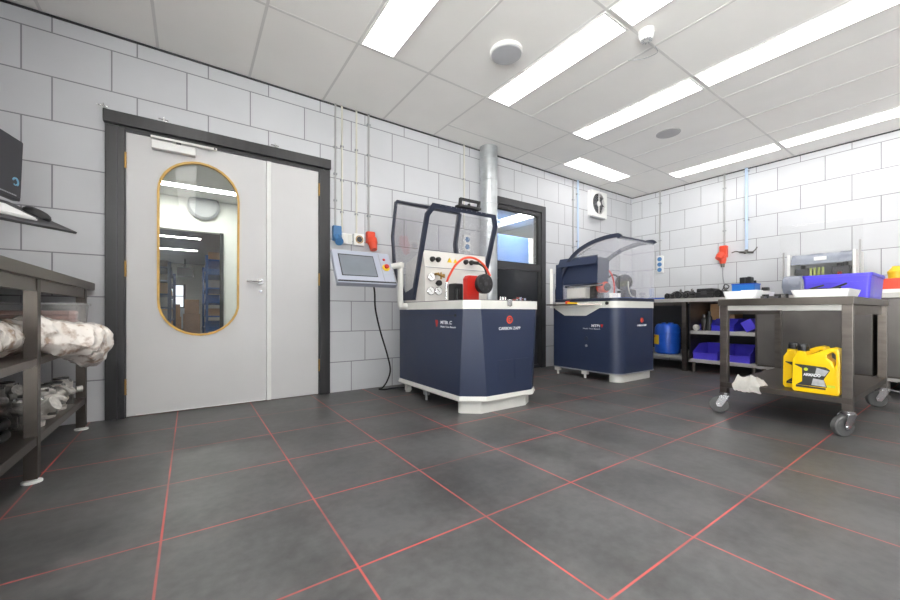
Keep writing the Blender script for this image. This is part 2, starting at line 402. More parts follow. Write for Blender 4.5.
# ceiling grid
bm = bmn(); hb = .009; zt0, zt1 = ZC - .0015, ZC
YJ = [2.625, 1.42, .22, -.98, -2.18]
for y in YJ: box(bm, XL, XR, y - hb, y + hb, zt0, zt1)
for k in range(12):
    x = -.8 + .6 * k
    y1 = YW if (x < 2.3 or abs(x - 3.4) < .1 or abs(x - 4.0) < .1 or abs(x - 5.2) < .1) else 2.625
    box(bm, x - hb, x + hb, YB, y1, zt0 - .0005, zt1)
box(bm, 2.2, XR, 3.23 - hb, 3.23 + hb, zt0 - .001, zt1)
struct('trim_3', bm, M['tbar'])

# ------------------------------------------------------------------ ceiling lights
def light(x0, x1, y0, y1, label, m=None, group='recessed ceiling light panels', z=ZC, name='ceiling_light'):
    t = thing(name, label, 'light', ((x0 + x1) / 2, (y0 + y1) / 2, z), group)
    b = bmn(); box(b, x0, x1, y0, y1, z - .008, z - .004); obj('diffuser', b, m or M['lamp'], t, False)
    b = bmn(); f = .012
    for a in ((x0 - f, x0, y0 - f, y1 + f), (x1, x1 + f, y0 - f, y1 + f), (x0, x1, y0 - f, y0), (x0, x1, y1, y1 + f)): box(b, *a, z - .009, z - .001)
    obj('frame', b, M['white'], t, False)
    return t
cols = {-.055: {}, 1.145: {1: 'bright ceiling light panel nearest the grey double door',  # leftmost column is unseen, added to brighten the door wall and leaf
                0: None},
        2.345: {1: 'bright ceiling light panel beside the round ceiling disc', 0: 'bright ceiling light panel cut by the frame top, beside the smoke detector'},
        3.545: {1: 'bright ceiling light panel ending above the glazed dark door', 0: 'bright ceiling light panel running to the upper right corner of the photo'},
        5.665: {1: 'bright ceiling light panel above the red wall plug on the right wall', 0: 'bright ceiling light panel at the right edge above the right wall'}}
for cx, d in cols.items():
    for k, (y0, y1) in enumerate(((1.445, 2.60), (.245, 1.395), (-.955, .195), (-2.155, -1.005))):
        lab = d.get(1 - k) if k < 2 else None
        light(cx - .122, cx + .122, y0, y1, lab or 'unseen ceiling light panel overhead, put in for illumination')
light(4.04, 5.17, 2.965, 3.215, 'short-looking ceiling light panel set crosswise above the wall fan')
# round ceiling disc, smoke detector, flush speaker
t = thing('ceiling_disc', 'round white surface-mounted disc with grey face on the ceiling', 'ceiling fixture', (1.94, 2.07, ZC))
b = bmn(); lathe(b, (1.94, 2.07, ZC - .0005), (0, 0, -1), [(0, .118), (.008, .122), (.024, .122), (.030, .116), (.030, .112)], 40); obj('housing', b, M['white'], t)
b = bmn(); lathe(b, (1.94, 2.07, ZC - .0295), (0, 0, -1), [(0, .112), (.004, .110), (.005, .105)], 40); obj('face_plate', b, pbr('pale_grey_face', rgb(192, 193, 197), .5, var=.03), t)
b = bmn(); cyl(b, (1.985, 2.18, ZC - .016), (1.985, 2.187, ZC - .016), .006, n=8); obj('socket_hole', b, M['black'], t)
t = thing('smoke_detector', 'small round white smoke detector on the ceiling', 'detector', (2.60, 1.37, ZC))
b = bmn(); lathe(b, (2.60, 1.37, ZC - .004), (0, 0, -1), [(0, .052), (.022, .054), (.026, .048), (.05, .045), (.062, .038), (.066, .026)], 32); obj('body', b, M['white'], t)
b = bmn()
for k in range(10):
    a = 2 * PI * k / 10; obox(b, (2.60 + .026 * math.cos(a), 1.37 + .026 * math.sin(a), ZC - .0695), (math.cos(a), math.sin(a), 0), (-math.sin(a), math.cos(a), 0), (0, 0, 1), .010, .003, .002)
obj('sensor_slots', b, M['grey'], t)
t = thing('ceiling_speaker', 'flush round grey speaker grille in the ceiling beyond the smoke detector', 'speaker', (4.285, 2.02, ZC))
b = bmn(); lathe(b, (4.285, 2.02, ZC - .0005), (0, 0, -1), [(0, .118), (.004, .118), (.006, .11)], 40); obj('grille', b, pbr('grey_speaker_mesh', rgb(186, 185, 188), .7, var=.06, scale=300), t)
b = bmn(); tube(b, [(2.785, 1.405, 2.69), (2.862, 1.429, 2.687), (2.841, 1.524, 2.686), (2.769, 1.601, 2.689)], .0018, 6)
tag(obj('ceiling_wire', b, M['grey']), 'thin loose wire hanging at the ceiling beside the smoke detector', 'wire')

# ------------------------------------------------------------------ rooms seen through the glass
bm = bmn(); box(bm, -4, 8, YW + .06, 22, -.1, -.002); struct('floor_hall', bm, M['floor2'])
bm = bmn(); box(bm, -4, 8, YW + .06, 7.95, ZC, ZC + .1); struct('ceiling_hall', bm, M['ceil'])
bm = bmn(); box(bm, -4, 8, 7.95, 22, 3.0, 3.1); struct('ceiling_warehouse', bm, pbr('dark_corrugated_roof', rgb(126, 130, 134), .5, var=.2, scale=3, stretch=(.3, 8, 1)))
bm = bmn(); box(bm, -4, .44, 7.8, 7.95, 2.15, 3.0); box(bm, .47, 8, 7.8, 7.95, 0, 3.0); box(bm, .44, .47, 7.8, 7.95, 2.15, 3.0); struct('wall_hall_back', bm, M['plaster'])
bm = bmn(); box(bm, .42, .48, 7.77, 7.8, 0, 2.15); struct('trim_4', bm, M['black'])
bm = bmn(); box(bm, -4.1, -4, YW + T, 22, 0, 3.0); struct('wall_hall_left', bm, M['plaster'])
bm = bmn(); box(bm, 8, 8.1, YW + T, 22, 0, 3.0); struct('wall_hall_right', bm, M['plaster'])
bm = bmn(); box(bm, -4.1, XL - .1, YW, YW + T, 0, ZC); box(bm, XR + .1, 8.1, YW, YW + T, 0, ZC); struct('wall_hall_front', bm, M['plaster'])
bm = bmn(); box(bm, -4, 8, 21.5, 21.6, 0, 3.0); struct('wall_warehouse', bm, M['plaster'])
bm = bmn()
for i in range(2):
    for j in range(2): box(bm, -.98 + i * .36, -.98 + i * .36 + .33, 21.44, 21.46, 1.0 + j * .52, 1.48 + j * .52)
w2 = struct('window_2', bm, glow('daylit_panes', (.85, .93, 1, 1), 1.3))
bm = bmn(); box(bm, -1.05, -.2, 21.465, 21.495, .95, 2.05); struct('window_frame', bm, M['frame2'], parent=w2)
light(-.62, .62, 7.0, 7.2, 'hall ceiling light seen at the top of the oval door window', M['hall_lamp'], None)
light(-2.4, -.9, 7.0, 7.2, 'hall ceiling light in the corridor behind the grey double door', M['hall_lamp'], None)
light(5.35, 5.75, 4.6, 5.95, 'hall ceiling light seen through the glazed dark door', M['hall_lamp'], None)
light(1.2, 2.8, 5.0, 5.2, 'hall ceiling light in the corridor between the two doors', M['hall_lamp'], None)
light(-1.9, .25, 13.7, 13.95, 'nearer warehouse tube light seen through the oval window', M['shed_lamp'], None, 3.0)
light(-1.9, .2, 16.4, 16.7, 'farther warehouse tube light seen through the oval window', M['shed_lamp'], None, 3.0)
light(1.4, 3.4, 11.0, 11.3, 'warehouse light above the aisle behind the white panel', M['shed_lamp'], None, 3.0)
t = thing('wall_lamp', 'round pale wall lamp on the white beam seen through the oval window', 'lamp', (.187, 7.8, 2.35))
b = bmn(); lathe(b, (.187, 7.799, 2.585), (0, -1, 0), [(0, .2), (.03, .235), (.07, .235), (.10, .2), (.11, .1), (.112, 0)], 36); obj('shade', b, M['grey'], t)
def rack(x0, x1, y0, y1, h, label, m):
    t = thing('storage_rack', label, 'rack', ((x0 + x1) / 2, (y0 + y1) / 2, 0))
    for x in (x0, x1):
        for y in (y0, y1):
            b = bmn(); box(b, x - .035, x + .035, y - .035, y + .035, -.002, h); obj('upright', b, m, t, False)
    for k in range(6):
        z = .2 + k * (h - .35) / 5
        b = bmn(); box(b, x0, x1, y0, y1, z, z + .04); obj('shelf', b, m, t, False)
        b = bmn(); yy = y0 + .05
        while yy < y1 - .1:
            d = random.uniform(.12, .4); hh = random.uniform(.08, .26)
            box(b, x0 + .04, x1 - .04, yy, min(yy + d, y1 - .03), z + .0405, z + .04 + hh); yy += d + random.uniform(.02, .1)
        o = obj('stored_parts', b, random.choice([M['dark'], M['grey'], M['black'], M['card'], M['rackblue']]), t, False); o['kind'] = 'stuff'
    return t
rack(.38, 1.1, 12.9, 16.5, 2.4, 'blue storage rack on the right, seen through the oval window', M['rackblue'])
rack(-1.3, -.42, 11.2, 14.5, 1.95, 'dark blue storage rack on the left, seen through the oval window', pbr('slate_rack_paint', rgb(72, 88, 120), .5, var=.1))
for k, (x, y, z, w, h) in enumerate(((-.55, 15.6, 0, .56, .6), (.03, 15.9, 0, .5, .7), (-.55, 15.6, .602, .5, .42), (.03, 15.9, .702, .42, .5))):
    b = bmn(); box(b, x - w / 2, x + w / 2, y, y + .5, z - .001, z + h, .01)
    tag(obj('cardboard_box', b, M['card']), ('brown carton at the left end of the warehouse pile', 'brown carton at the right end of the warehouse pile',
        'brown carton stacked on the left of the warehouse pile', 'brown carton stacked on the right of the warehouse pile')[k], 'box', 'cartons in the warehouse')
b = bmn(); box(b, -.46, .1, 19.2, 19.6, 2.25, 2.62, .02); cyl(b, (-.2, 19.4, 2.62), (-.2, 19.4, 3.0), .02)
tag(obj('unit_heater', b, M['dark']), 'dark box heater hanging in the warehouse, seen through the oval window', 'heater')
t = thing('storage_container', 'pale blue container seen through the upper pane of the glazed door', 'container', (5.25, 6.0, 0))
b = bmn(); box(b, 4.3, 6.05, 5.75, 6.3, -.001, 2.36, .02); obj('body', b, M['contblue'], t)
b = bmn(); box(b, 6.06, 6.16, 5.72, 6.3, -.001, 2.36, .01); obj('corner_post', b, M['white'], t)

# ------------------------------------------------------------------ double door
g = .004
d1 = None
def frame_door(name, x0, x1, zt, fw, yf, m):
    b = bmn()
    box(b, x0 - fw, x0, yf, YW + T, 0, zt + .01, .004); box(b, x1, x1 + fw * .9, yf, YW + T, 0, zt + .01, .004)
    return b
b = frame_door('door_1', D0, D1, DZ, .104, YW - .03, M['frame'])
box(b, D0 - .03, D1 + .03, YW - .018, YW + T, DZ, DZ + .02)
d1 = struct('door_1', b, M['frame'], 'grey double door in a dark frame, its wide leaf with an oval window', True)
b = bmn(); box(b, D0 - .112, D1 + .098, YW - .05, YW - .002, DZ + .02, DZ + .105, .004); struct('header_rail', b, M['frame'], parent=d1, smooth=True)
b = bmn()   # inner rebates of the frame
box(b, D0 - .045, D0 - .037, YW - .034, YW - .028, 0, DZ); box(b, D0, D0 + .006, YW - .012, YW + .03, 0, DZ); box(b, D1 - .006, D1, YW - .012, YW + .03, 0, DZ); box(b, D0 + .006, D1 - .006, YW - .012, YW + .03, DZ - .012, DZ)
struct('rebate', b, M['frame2'], parent=d1)
OV = (.062, 1.243, .262, .668)
b = bmn(); plate_hole(b, [(D0 + .008, .006), (.528, .006), (.528, DZ - .014), (D0 + .008, DZ - .014)], pill(*OV), lambda u, v, d: Vector((u, YW - .006 + d, v)), .045)
lf = struct('leaf', b, M['doorleaf'], parent=d1)
b = bmn(); box(b, .566, D1 - .008, YW - .006, YW + .039, .006, DZ - .014); struct('leaf', b, M['doorleaf'], parent=d1)
b = bmn(); box(b, .530, .5655, YW - .016, YW + .03, .006, DZ - .014, .003); struct('meeting_strip', b, M['white'], parent=d1)
b = bmn(); bar(b, [(u, YW - .004, v) for u, v in pill(OV[0], OV[1], OV[2] - .002, OV[3] - .002)][:-1], (0, 1, 0), .015, .03, closed=True); struct('window_bead', b, M['oak'], parent=lf, smooth=True)
b = bmn(); prism(b, pill(OV[0], OV[1], OV[2] - .004, OV[3] - .004), 1, YW + .012, YW + .018); struct('oval_pane', b, M['glass'], parent=lf)
b = bmn(); box(b, D0 + .06, .52, YW - .010, YW - .0065, .008, .016); struct('bottom_sweep', b, M['white'], parent=lf)
for z in (1.83, 1.06, .22):
    b = bmn(); cyl(b, (D0 + .003, YW - .02, z - .05), (D0 + .003, YW - .02, z + .05), .008, n=12)
    for dz in (-.054, -.018, .018, .052): cyl(b, (D0 + .003, YW - .02, z + dz), (D0 + .003, YW - .02, z + dz + .004), .010, n=12)
    struct('hinge', b, M['brass'], parent=d1, smooth=True)
for z in (1.87, 1.05, .27):
    b = bmn(); cyl(b, (D1 - .003, YW - .02, z - .05), (D1 - .003, YW - .02, z + .05), .008, n=12)
    for dz in (-.054, -.018, .018, .052): cyl(b, (D1 - .003, YW - .02, z + dz), (D1 - .003, YW - .02, z + dz + .004), .010, n=12)
    struct('hinge', b, M['brass'], parent=d1, smooth=True)
b = bmn(); cyl(b, (.484, YW - .006, 1.01), (.484, YW - .016, 1.01), .024); cyl(b, (.484, YW - .016, 1.01), (.484, YW - .055, 1.01), .010)
tube(b, [(.484, YW - .055, 1.01), (.474, YW - .06, 1.01), (.42, YW - .06, 1.008), (.375, YW - .058, 1.008)], .009); cyl(b, (.484, YW - .006, .93), (.484, YW - .012, .93), .012)
struct('door_handle', b, M['chrome'], parent=lf, smooth=True)
t = b = bmn(); box(b, -.235, .03, YW - .06, YW - .007, 1.945, 2.005, .006); cl = struct('door_closer', b, M['white'], parent=d1, smooth=True)
b = bmn(); box(b, -.24, .17, YW - .05, YW - .028, 2.022, 2.040, .003); struct('slide_rail', b, M['white_enamel'], parent=d1, smooth=True)
b = bmn(); box(b, -.09, -.06, YW - .048, YW - .02, 2.004, 2.024); cyl(b, (.155, YW - .051, 2.031), (.155, YW - .045, 2.031), .007, n=10); struct('closer_arm', b, M['dark'], parent=d1, smooth=True)
for x in (D0 - .10, -.155, .60):
    b = bmn(); box(b, x - .012, x + .012, YW - .045, YW - .001, DZ + .106, DZ + .112); box(b, x - .011, x - .006, YW - .045, YW - .04, DZ + .112, DZ + .14); cyl(b, (x - .04, YW - .04, DZ + .125), (x + .02, YW - .04, DZ + .122), .004, n=8)
    struct('frame_clip', b, M['chrome'], parent=d1, smooth=True)
# ------------------------------------------------------------------ glazed dark door
b = bmn(); fw = .082
box(b, E0 - fw, E0, YW - .03, YW + T, 0, EZ + .05, .004); box(b, E1, E1 + fw, YW - .03, YW + T, 0, EZ + .05, .004); box(b, E0, E1, YW - .03, YW + T, EZ - .04, EZ + .05, .004)
d2 = struct('door_2', b, M['frame2'], 'dark grey glazed door beside the round duct, blue container behind its upper pane', True)
b = bmn(); s = .045
def ring(b, x0, x1, z0, z1, w, y0, y1):
    box(b, x0, x0 + w, y0, y1, z0, z1); box(b, x1 - w, x1, y0, y1, z0, z1); box(b, x0 + w, x1 - w, y0, y1, z0, z0 + w); box(b, x0 + w, x1 - w, y0, y1, z1 - w, z1)
ring(b, E0, E1, .004, EZ - .042, s, YW - .012, YW + .03)
box(b, E0 + s, E1 - s, YW - .016, YW + .03, 1.30, 1.385); box(b, E0 + s, E1 - s, YW - .012, YW + .03, .70, .78)
struct('sash', b, M['frame2'], parent=d2)
b = bmn(); ring(b, E0 + s, E1 - s, 1.386, EZ - .088, .014, YW - .002, YW + .02); struct('glazing_bead', b, M['black'], parent=d2)
b = bmn(); box(b, E0 + s, E1 - s, YW + .006, YW + .011, 1.386, EZ - .088); struct('upper_pane', b, M['glass'], parent=d2)
b = bmn(); box(b, E0 + s, E1 - s, YW + .006, YW + .012, .781, 1.299); struct('lower_pane', b, M['darkglass'], parent=d2)
b = bmn(); box(b, E0 + s, E1 - s, YW + .004, YW + .02, .05, .699); struct('kick_panel', b, M['frame2'], parent=d2)

# ------------------------------------------------------------------ round duct, pipes, sockets, fan on the door wall
t = thing('ventilation_duct', 'round galvanised duct standing beside the glazed dark door', 'duct', (2.905, 3.405, 0))
b = bmn(); cyl(b, (2.905, 3.405, 0), (2.905, 3.405, ZC - .001), .103, n=36); obj('pipe', b, M['galv'], t)
for z in (.55, 1.15, 1.75, 2.02, 2.3, 2.56):
    b = bmn(); lathe(b, (2.905, 3.405, z), (0, 0, 1), [(0, .1032), (.003, .1065), (.009, .1065), (.012, .1032)], 36); obj('seam', b, M['galv'], t)
def conduit(name, pts, r, m, label, clips=(), out=(0, -1, 0), cat='pipe', group=None):
    t = thing(name, label, cat, pts[-1], group)
    b = bmn(); tube(b, pts, r, 12, smooth=False); obj('pipe', b, m, t)
    o = Vector(out)
    for c in clips:
        b = bmn(); c = Vector(c); side = Vector((abs(o.y), abs(o.x), 0)); obox(b, c - o * r * .3, side, o, (0, 0, 1), r * 1.7, r * 1.2, .008, .001); obj('clip', b, M['grey'], t)
    return t
yp = YW - .012
conduit('wall_conduit', [(1.116, yp, ZC), (1.116, yp, 1.56)], .0085, M['conduit'], 'grey conduit leading down to the blue socket beside the double door', [(1.116, yp, z) for z in (2.3, 2.05, 1.8)], group='conduits by the double door')
conduit('wall_conduit', [(1.178, yp, ZC), (1.178, yp, 1.52)], .0085, M['cream'], 'cream conduit second from the double door', [(1.178, yp, z) for z in (2.32, 2.0, 1.7)], group='conduits by the double door')
conduit('wall_conduit', [(1.32, yp, ZC), (1.32, yp, 1.5)], .0085, M['cream'], 'cream conduit leading down to the white socket with a ring', [(1.32, yp, z) for z in (2.32, 2.0, 1.7)], group='conduits by the double door')
conduit('wall_conduit', [(1.445, yp, ZC), (1.445, yp, 1.53)], .010, M['conduit'], 'grey conduit leading down to the red plug beside the double door', [(1.445, yp, z) for z in (2.6, 2.3, 2.0, 1.7)], group='conduits by the double door')
conduit('wall_conduit', [(2.62, yp, ZC), (2.62, yp, 1.72)], .008, M['cream'], 'cream conduit between the acrylic hood and the round duct', [(2.62, yp, z) for z in (2.3, 2.0)])
conduit('wall_conduit', [(4.615, yp, ZC), (4.615, yp, .9)], .010, M['conduit'], 'grey conduit beside the pale blue pipe near the wall fan', [(4.615, yp, z) for z in (2.4, 1.7)])
conduit('water_pipe', [(4.715, yp - .008, ZC), (4.715, yp - .008, .9)], .014, M['bluepipe'], 'pale blue pipe on the door wall left of the wall fan', [(4.715, yp, z) for z in (2.5, 1.8)])
# blue socket
t = thing('power_socket', 'blue angled industrial socket beside the double door', 'socket', (1.125, YW, 1.36))
b = bmn(); box(b, 1.085, 1.165, YW - .05, YW, 1.42, 1.56, .008); obj('housing', b, M['bluesock'], t)
b = bmn(); cyl(b, (1.125, YW - .04, 1.45), (1.125, YW - .10, 1.40), .038); obj('cap', b, M['bluesock'], t)
t = thing('wall_switch', 'flat white double plate between the blue socket and ringed socket', 'switch', (1.21, YW, 1.41))
b = bmn(); box(b, 1.17, 1.27, YW - .035, YW, 1.40, 1.50, .006); obj('plate', b, M['white'], t)
b = bmn(); box(b, 1.178, 1.215, YW - .041, YW - .034, 1.41, 1.49, .003); box(b, 1.225, 1.262, YW - .041, YW - .034, 1.41, 1.49, .003); obj('rocker', b, M['white_enamel'], t)
t = thing('power_socket', 'white socket with a round ring left of the red plug', 'socket', (1.335, YW, 1.39))
b = bmn(); box(b, 1.285, 1.39, YW - .045, YW, 1.395, 1.51, .008); obj('plate', b, M['white'], t)
b = bmn(); lathe(b, (1.338, YW - .044, 1.453), (0, -1, 0), [(0, .038), (.005, .038), (.005, .030), (.001, .030)], 28); obj('ring', b, M['brass'], t)
b = bmn(); lathe(b, (1.338, YW - .0445, 1.453), (0, -1, 0), [(0, .027), (.002, .027), (.004, .02)], 24); obj('socket_face', b, M['dark'], t)
t = thing('power_plug', 'red industrial plug on the wall above the tilted control panel', 'plug', (1.46, YW, 1.36))
b = bmn(); box(b, 1.415, 1.50, YW - .055, YW, 1.43, 1.545, .012); obj('socket_body', b, M['redplug'], t)
b = bmn(); lathe(b, (1.46, YW - .06, 1.47), (0, -.35, -1), [(0, .046), (.05, .048), (.06, .042), (.12, .034)], 20); obj('plug', b, M['redplug'], t)
def blue_strip(loc, face, n, label):
    """white socket strip with n blue sockets; face 'y' on the door wall, 'x' on the right wall"""
    t = thing('socket_strip', label, 'socket', loc)
    x, y, z = loc; h = .085 * n + .02
    b = bmn()
    if face == 'y': box(b, x - .042, x + .042, y - .05, y, z, z + h, .008)
    else: box(b, x - .05, x, y - .05, y + .05, z, z + h, .008)
    obj('housing', b, M['white'], t)
    for k in range(n):
        zz = z + .05 + .085 * k; b = bmn()
        if face == 'y': cyl(b, (x, y - .049, zz), (x, y - .058, zz), .032, .028)
        else: cyl(b, (x - .049, y, zz), (x - .060, y, zz), .036, .031)
        obj('socket', b, M['bluesock'], t)
    return t
blue_strip((2.64, YW, 1.46), 'y', 2, 'white strip with two blue sockets seen behind the acrylic hood')
blue_strip((XR, 3.04, 1.38), 'x', 3, 'white strip with three blue sockets on the right wall')
xp = XR - .012
conduit('wall_conduit', [(xp, 3.05, ZC), (xp, 3.05, 1.655)], .012, M['conduit'], 'grey conduit above the three blue sockets on the right wall', [(xp, 3.05, z) for z in (2.5, 1.9)], (-1, 0, 0))
conduit('wall_conduit', [(xp, 2.165, ZC), (xp, 2.165, 1.69)], .012, M['conduit'], 'grey conduit above the orange-red plug on the right wall', [(xp, 2.165, z) for z in (2.5, 1.9)], (-1, 0, 0))
t = conduit('water_pipe', [(xp - .01, 1.908, ZC), (xp - .01, 1.908, 1.60)], .018, M['bluepipe'], 'pale blue pipe with a brass valve on the right wall', [(xp, 1.908, z) for z in (2.66, 2.0)], (-1, 0, 0))
b = bmn(); cyl(b, (xp - .01, 1.908, 1.60), (xp - .01, 1.908, 1.55), .02); cyl(b, (xp - .01, 1.83, 1.555), (xp - .01, 1.985, 1.575), .014); cyl(b, (xp - .012, 1.908, 1.56), (xp - .07, 1.908, 1.55), .014)
obj('valve', b, M['cast_d'], t)
b = bmn(); tube(b, [(xp - .03, 1.985, 1.575), (xp - .03, 2.02, 1.59), (xp - .03, 2.07, 1.575)], .007, 8); tube(b, [(xp - .03, 1.83, 1.56), (xp - .03, 1.80, 1.59), (xp - .03, 1.785, 1.62)], .008, 8); obj('tap_handle', b, M['cast_d'], t)
t = thing('power_plug', 'orange-red industrial plug on the right wall with a cable hanging down', 'plug', (XR, 2.165, 1.40))
b = bmn(); box(b, XR - .07, XR, 2.12, 2.215, 1.52, 1.69, .014); obj('socket_body', b, M['redplug'], t)
b = bmn(); lathe(b, (XR - .07, 2.175, 1.57), (-.5, .25, -.6), [(0, .05), (.05, .052), (.06, .045), (.09, .04)], 20); obj('plug', b, M['redplug'], t)
b = bmn(); lathe(b, (XR - .06, 2.17, 1.525), (0, 0, -1), [(0, .045), (.05, .043), (.09, .03)], 20); obj('plug_collar', b, M['redplug'], t)
b = bmn(); cyl(b, (XR - .06, 2.17, 1.44), (XR - .06, 2.17, 1.385), .026, .022); obj('cable_gland', b, M['cast_d'], t)
b = bmn(); tube(b, [(XR - .06, 2.17, 1.39), (XR - .06, 2.168, 1.25), (XR - .07, 2.14, 1.08), (XR - .12, 2.13, .97), (XR - .2, 2.2, .945)], .008, 8); obj('cable', b, M['grey'], t)
# fan
FX0, FX1, FZ0, FZ1 = 4.975, 5.385, 2.215, 2.615; fc = ((FX0 + FX1) / 2, (FZ0 + FZ1) / 2 + .01)
t = thing('wall_fan', 'square white extractor fan with a dark round grille on the door wall', 'fan', (fc[0], YW, FZ0))
b = bmn(); circ = [(fc[0] + .158 * math.cos(2 * PI * k / 40), fc[1] + .158 * math.sin(2 * PI * k / 40)) for k in range(40)]
plate_hole(b, rrect(FX0, FX1, FZ0, FZ1, .015), circ, lambda u, v, d: Vector((u, YW - .06 + d, v)), .0595); obj('housing', b, M['white'], t)
b = bmn(); cyl(b, (fc[0], YW - .012, fc[1]), (fc[0], YW - .006, fc[1]), .157, n=40); obj('backing', b, M['dark'], t)
b = bmn()
for k in range(7):
    a = 2 * PI * k / 7; c, s_ = math.cos(a), math.sin(a)
    obox(b, (fc[0] + c * .095, YW - .03, fc[1] + s_ * .095), (c, .0, s_), (-s_ * .8, .55, c * .8), (s_ * .55, .8, -c * .55), .06, .036, .002)
obj('rotor', b, M['black'], t)
b = bmn()
for r in (.06, .085, .11, .135):
    tube(b, [(fc[0] + r * math.cos(2 * PI * k / 36), YW - .056, fc[1] + r * math.sin(2 * PI * k / 36)) for k in range(36)], .0022, 6, smooth=False, closed=True)
obj('grille', b, M['grey'], t)
b = bmn(); cyl(b, (fc[0], YW - .052, fc[1]), (fc[0], YW - .066, fc[1]), .042, .034); box(b, fc[0] - .006, fc[0] + .006, YW - .062, YW - .052, fc[1] - .158, fc[1] + .158); obj('hub', b, M['white'], t)
b = bmn(); box(b, FX0 + .02, FX1 - .06, YW - .075, YW - .02, FZ0 - .022, FZ0 - .0005, .004); obj('drip_lip', b, M['grey'], t)

# ------------------------------------------------------------------ balancing machine with the opened acrylic hood
AX0, AX1, AY0, AY1 = 1.63, 2.36, 2.12, 3.20
t = A = thing('test_bench_machine', 'navy test bench machine with raised acrylic hood and tilted control panel', 'machine', ((AX0 + AX1) / 2, 2.65, 0))
def loft(b, lo, hi, z0, z1): return rings(b, [[Vector((x, y, z0)) for x, y in lo], [Vector((x, y, z1)) for x, y in hi]])
lo = [(AX0, AY1), (AX0, 2.24), (1.793, AY0), (2.26, AY0), (AX1, 2.195), (AX1, AY1)]
hi = [(AX0, AY1), (AX0, 2.196), (1.733, AY0), (2.31, AY0), (AX1, 2.158), (AX1, AY1)]
b = bmn(); loft(b, lo, hi, .13, .777); obj('body', b, M['navy'], t)
def grow(p, d):
    cx, cy = (AX0 + AX1) / 2, 2.66
    return [(x + (d if x > cx else -d), y + (d if y > cy else -d)) for x, y in p]
b = bmn(); loft(b, grow(lo, .006), grow(lo, .010), .092, .10); loft(b, grow(lo, .010), grow(lo, .004), .10, .131); obj('bottom_trim', b, M['white_enamel'], t)
b = bmn(); loft(b, grow(hi, .004), grow(hi, .004), .776, .84); obj('top_band', b, M['white_enamel'], t)
b = bmn(); loft(b, grow(hi, -.03), grow(hi, -.03), .838, .846); obj('deck', b, M['dark'], t)
b = bmn(); prism(b, [(1.652, 2.285), (1.652, 2.255), (1.77, 2.158), (2.23, 2.158), (2.335, 2.225), (2.335, 2.285)], 2, 0, .0915); obj('plinth', b, M['white_enamel'], t)
for x in (1.70, 2.30):
    b = bmn(); box(b, x - .022, x + .022, 3.14, 3.19, .012, .0915); cyl(b, (x, 3.165, 0), (x, 3.165, .012), .024); obj('foot', b, M['white_enamel'], t)
b = bmn(); box(b, 1.65, 1.68, 2.74, 2.80, .045, .0915); cyl(b, (1.665, 2.77, 0), (1.665, 2.77, .045), .010); obj('foot', b, M['grey'], t)
for x0 in (1.90, 2.075):
    b = bmn(); box(b, x0, x0 + .155, AY0 - .003, AY0 - .0005, .24, .39)
    v = obj('vent_panel', b, M['navy'], t)
    b = bmn()
    for i in range(9):
        for j in range(9): box(b, x0 + .014 + i * .0155, x0 + .020 + i * .0155, AY0 - .0038, AY0 - .0028, .252 + j * .0155, .258 + j * .0155)
    obj('perforation', b, M['navy_d'], v, False)
b = bmn(); box(b, AX0 - .002, AX0 - .0003, 2.30, 3.08, .726, .732); obj('panel_seam', b, M['navy_d'], t)
b = bmn(); cyl(b, (AX0 - .004, 2.29, .729), (AX0, 2.29, .729), .012); obj('panel_lock', b, M['black'], t)
# lettering
text('lettering', 'MTBi .C', .036, (AX0 - .0006, 2.495, .660), (0, -1, 0), (0, 0, 1), M['txt_w'], t, width=.155, bold=.0006)
text('lettering', 'Multi Test Bench', .019, (AX0 - .0006, 2.495, .632), (0, -1, 0), (0, 0, 1), M['txt_w'], t, width=.205)
b = bmn(); prism(b, [(2.575, .69), (2.535, .69), (2.530, .668), (2.545, .635), (2.560, .635), (2.565, .665)], 0, AX0 - .0012, AX0 - .0003); obj('red_mark', b, M['red'], t)
b = bmn(); tube(b, [(2.02 + .027 * math.cos(2 * PI * k / 32), AY0 - .001, .694 + .027 * math.sin(2 * PI * k / 32)) for k in range(32)], .0042, 8, smooth=False, closed=True)
tube(b, [(2.02 + .010 * math.cos(a), AY0 - .001, .694 + .010 * math.sin(a)) for a in [math.radians(50 + 26 * k) for k in range(11)]], .0036, 8, smooth=False); obj('round_logo', b, M['txt_o'], t)
text('lettering', 'CARBON ZAPP', .031, (2.022, AY0 - .0006, .618), (1, 0, 0), (0, 0, 1), M['txt_w'], t, 'CENTER', width=.225, bold=.0004)
b = bmn(); box(b, 1.985, 2.035, AY0 - .016, AY0 - .004, .80, .85, .004); cyl(b, (2.01, AY0 - .018, .81), (2.01, AY0 - .012, .81), .016); obj('latch', b, M['chrome'], t)
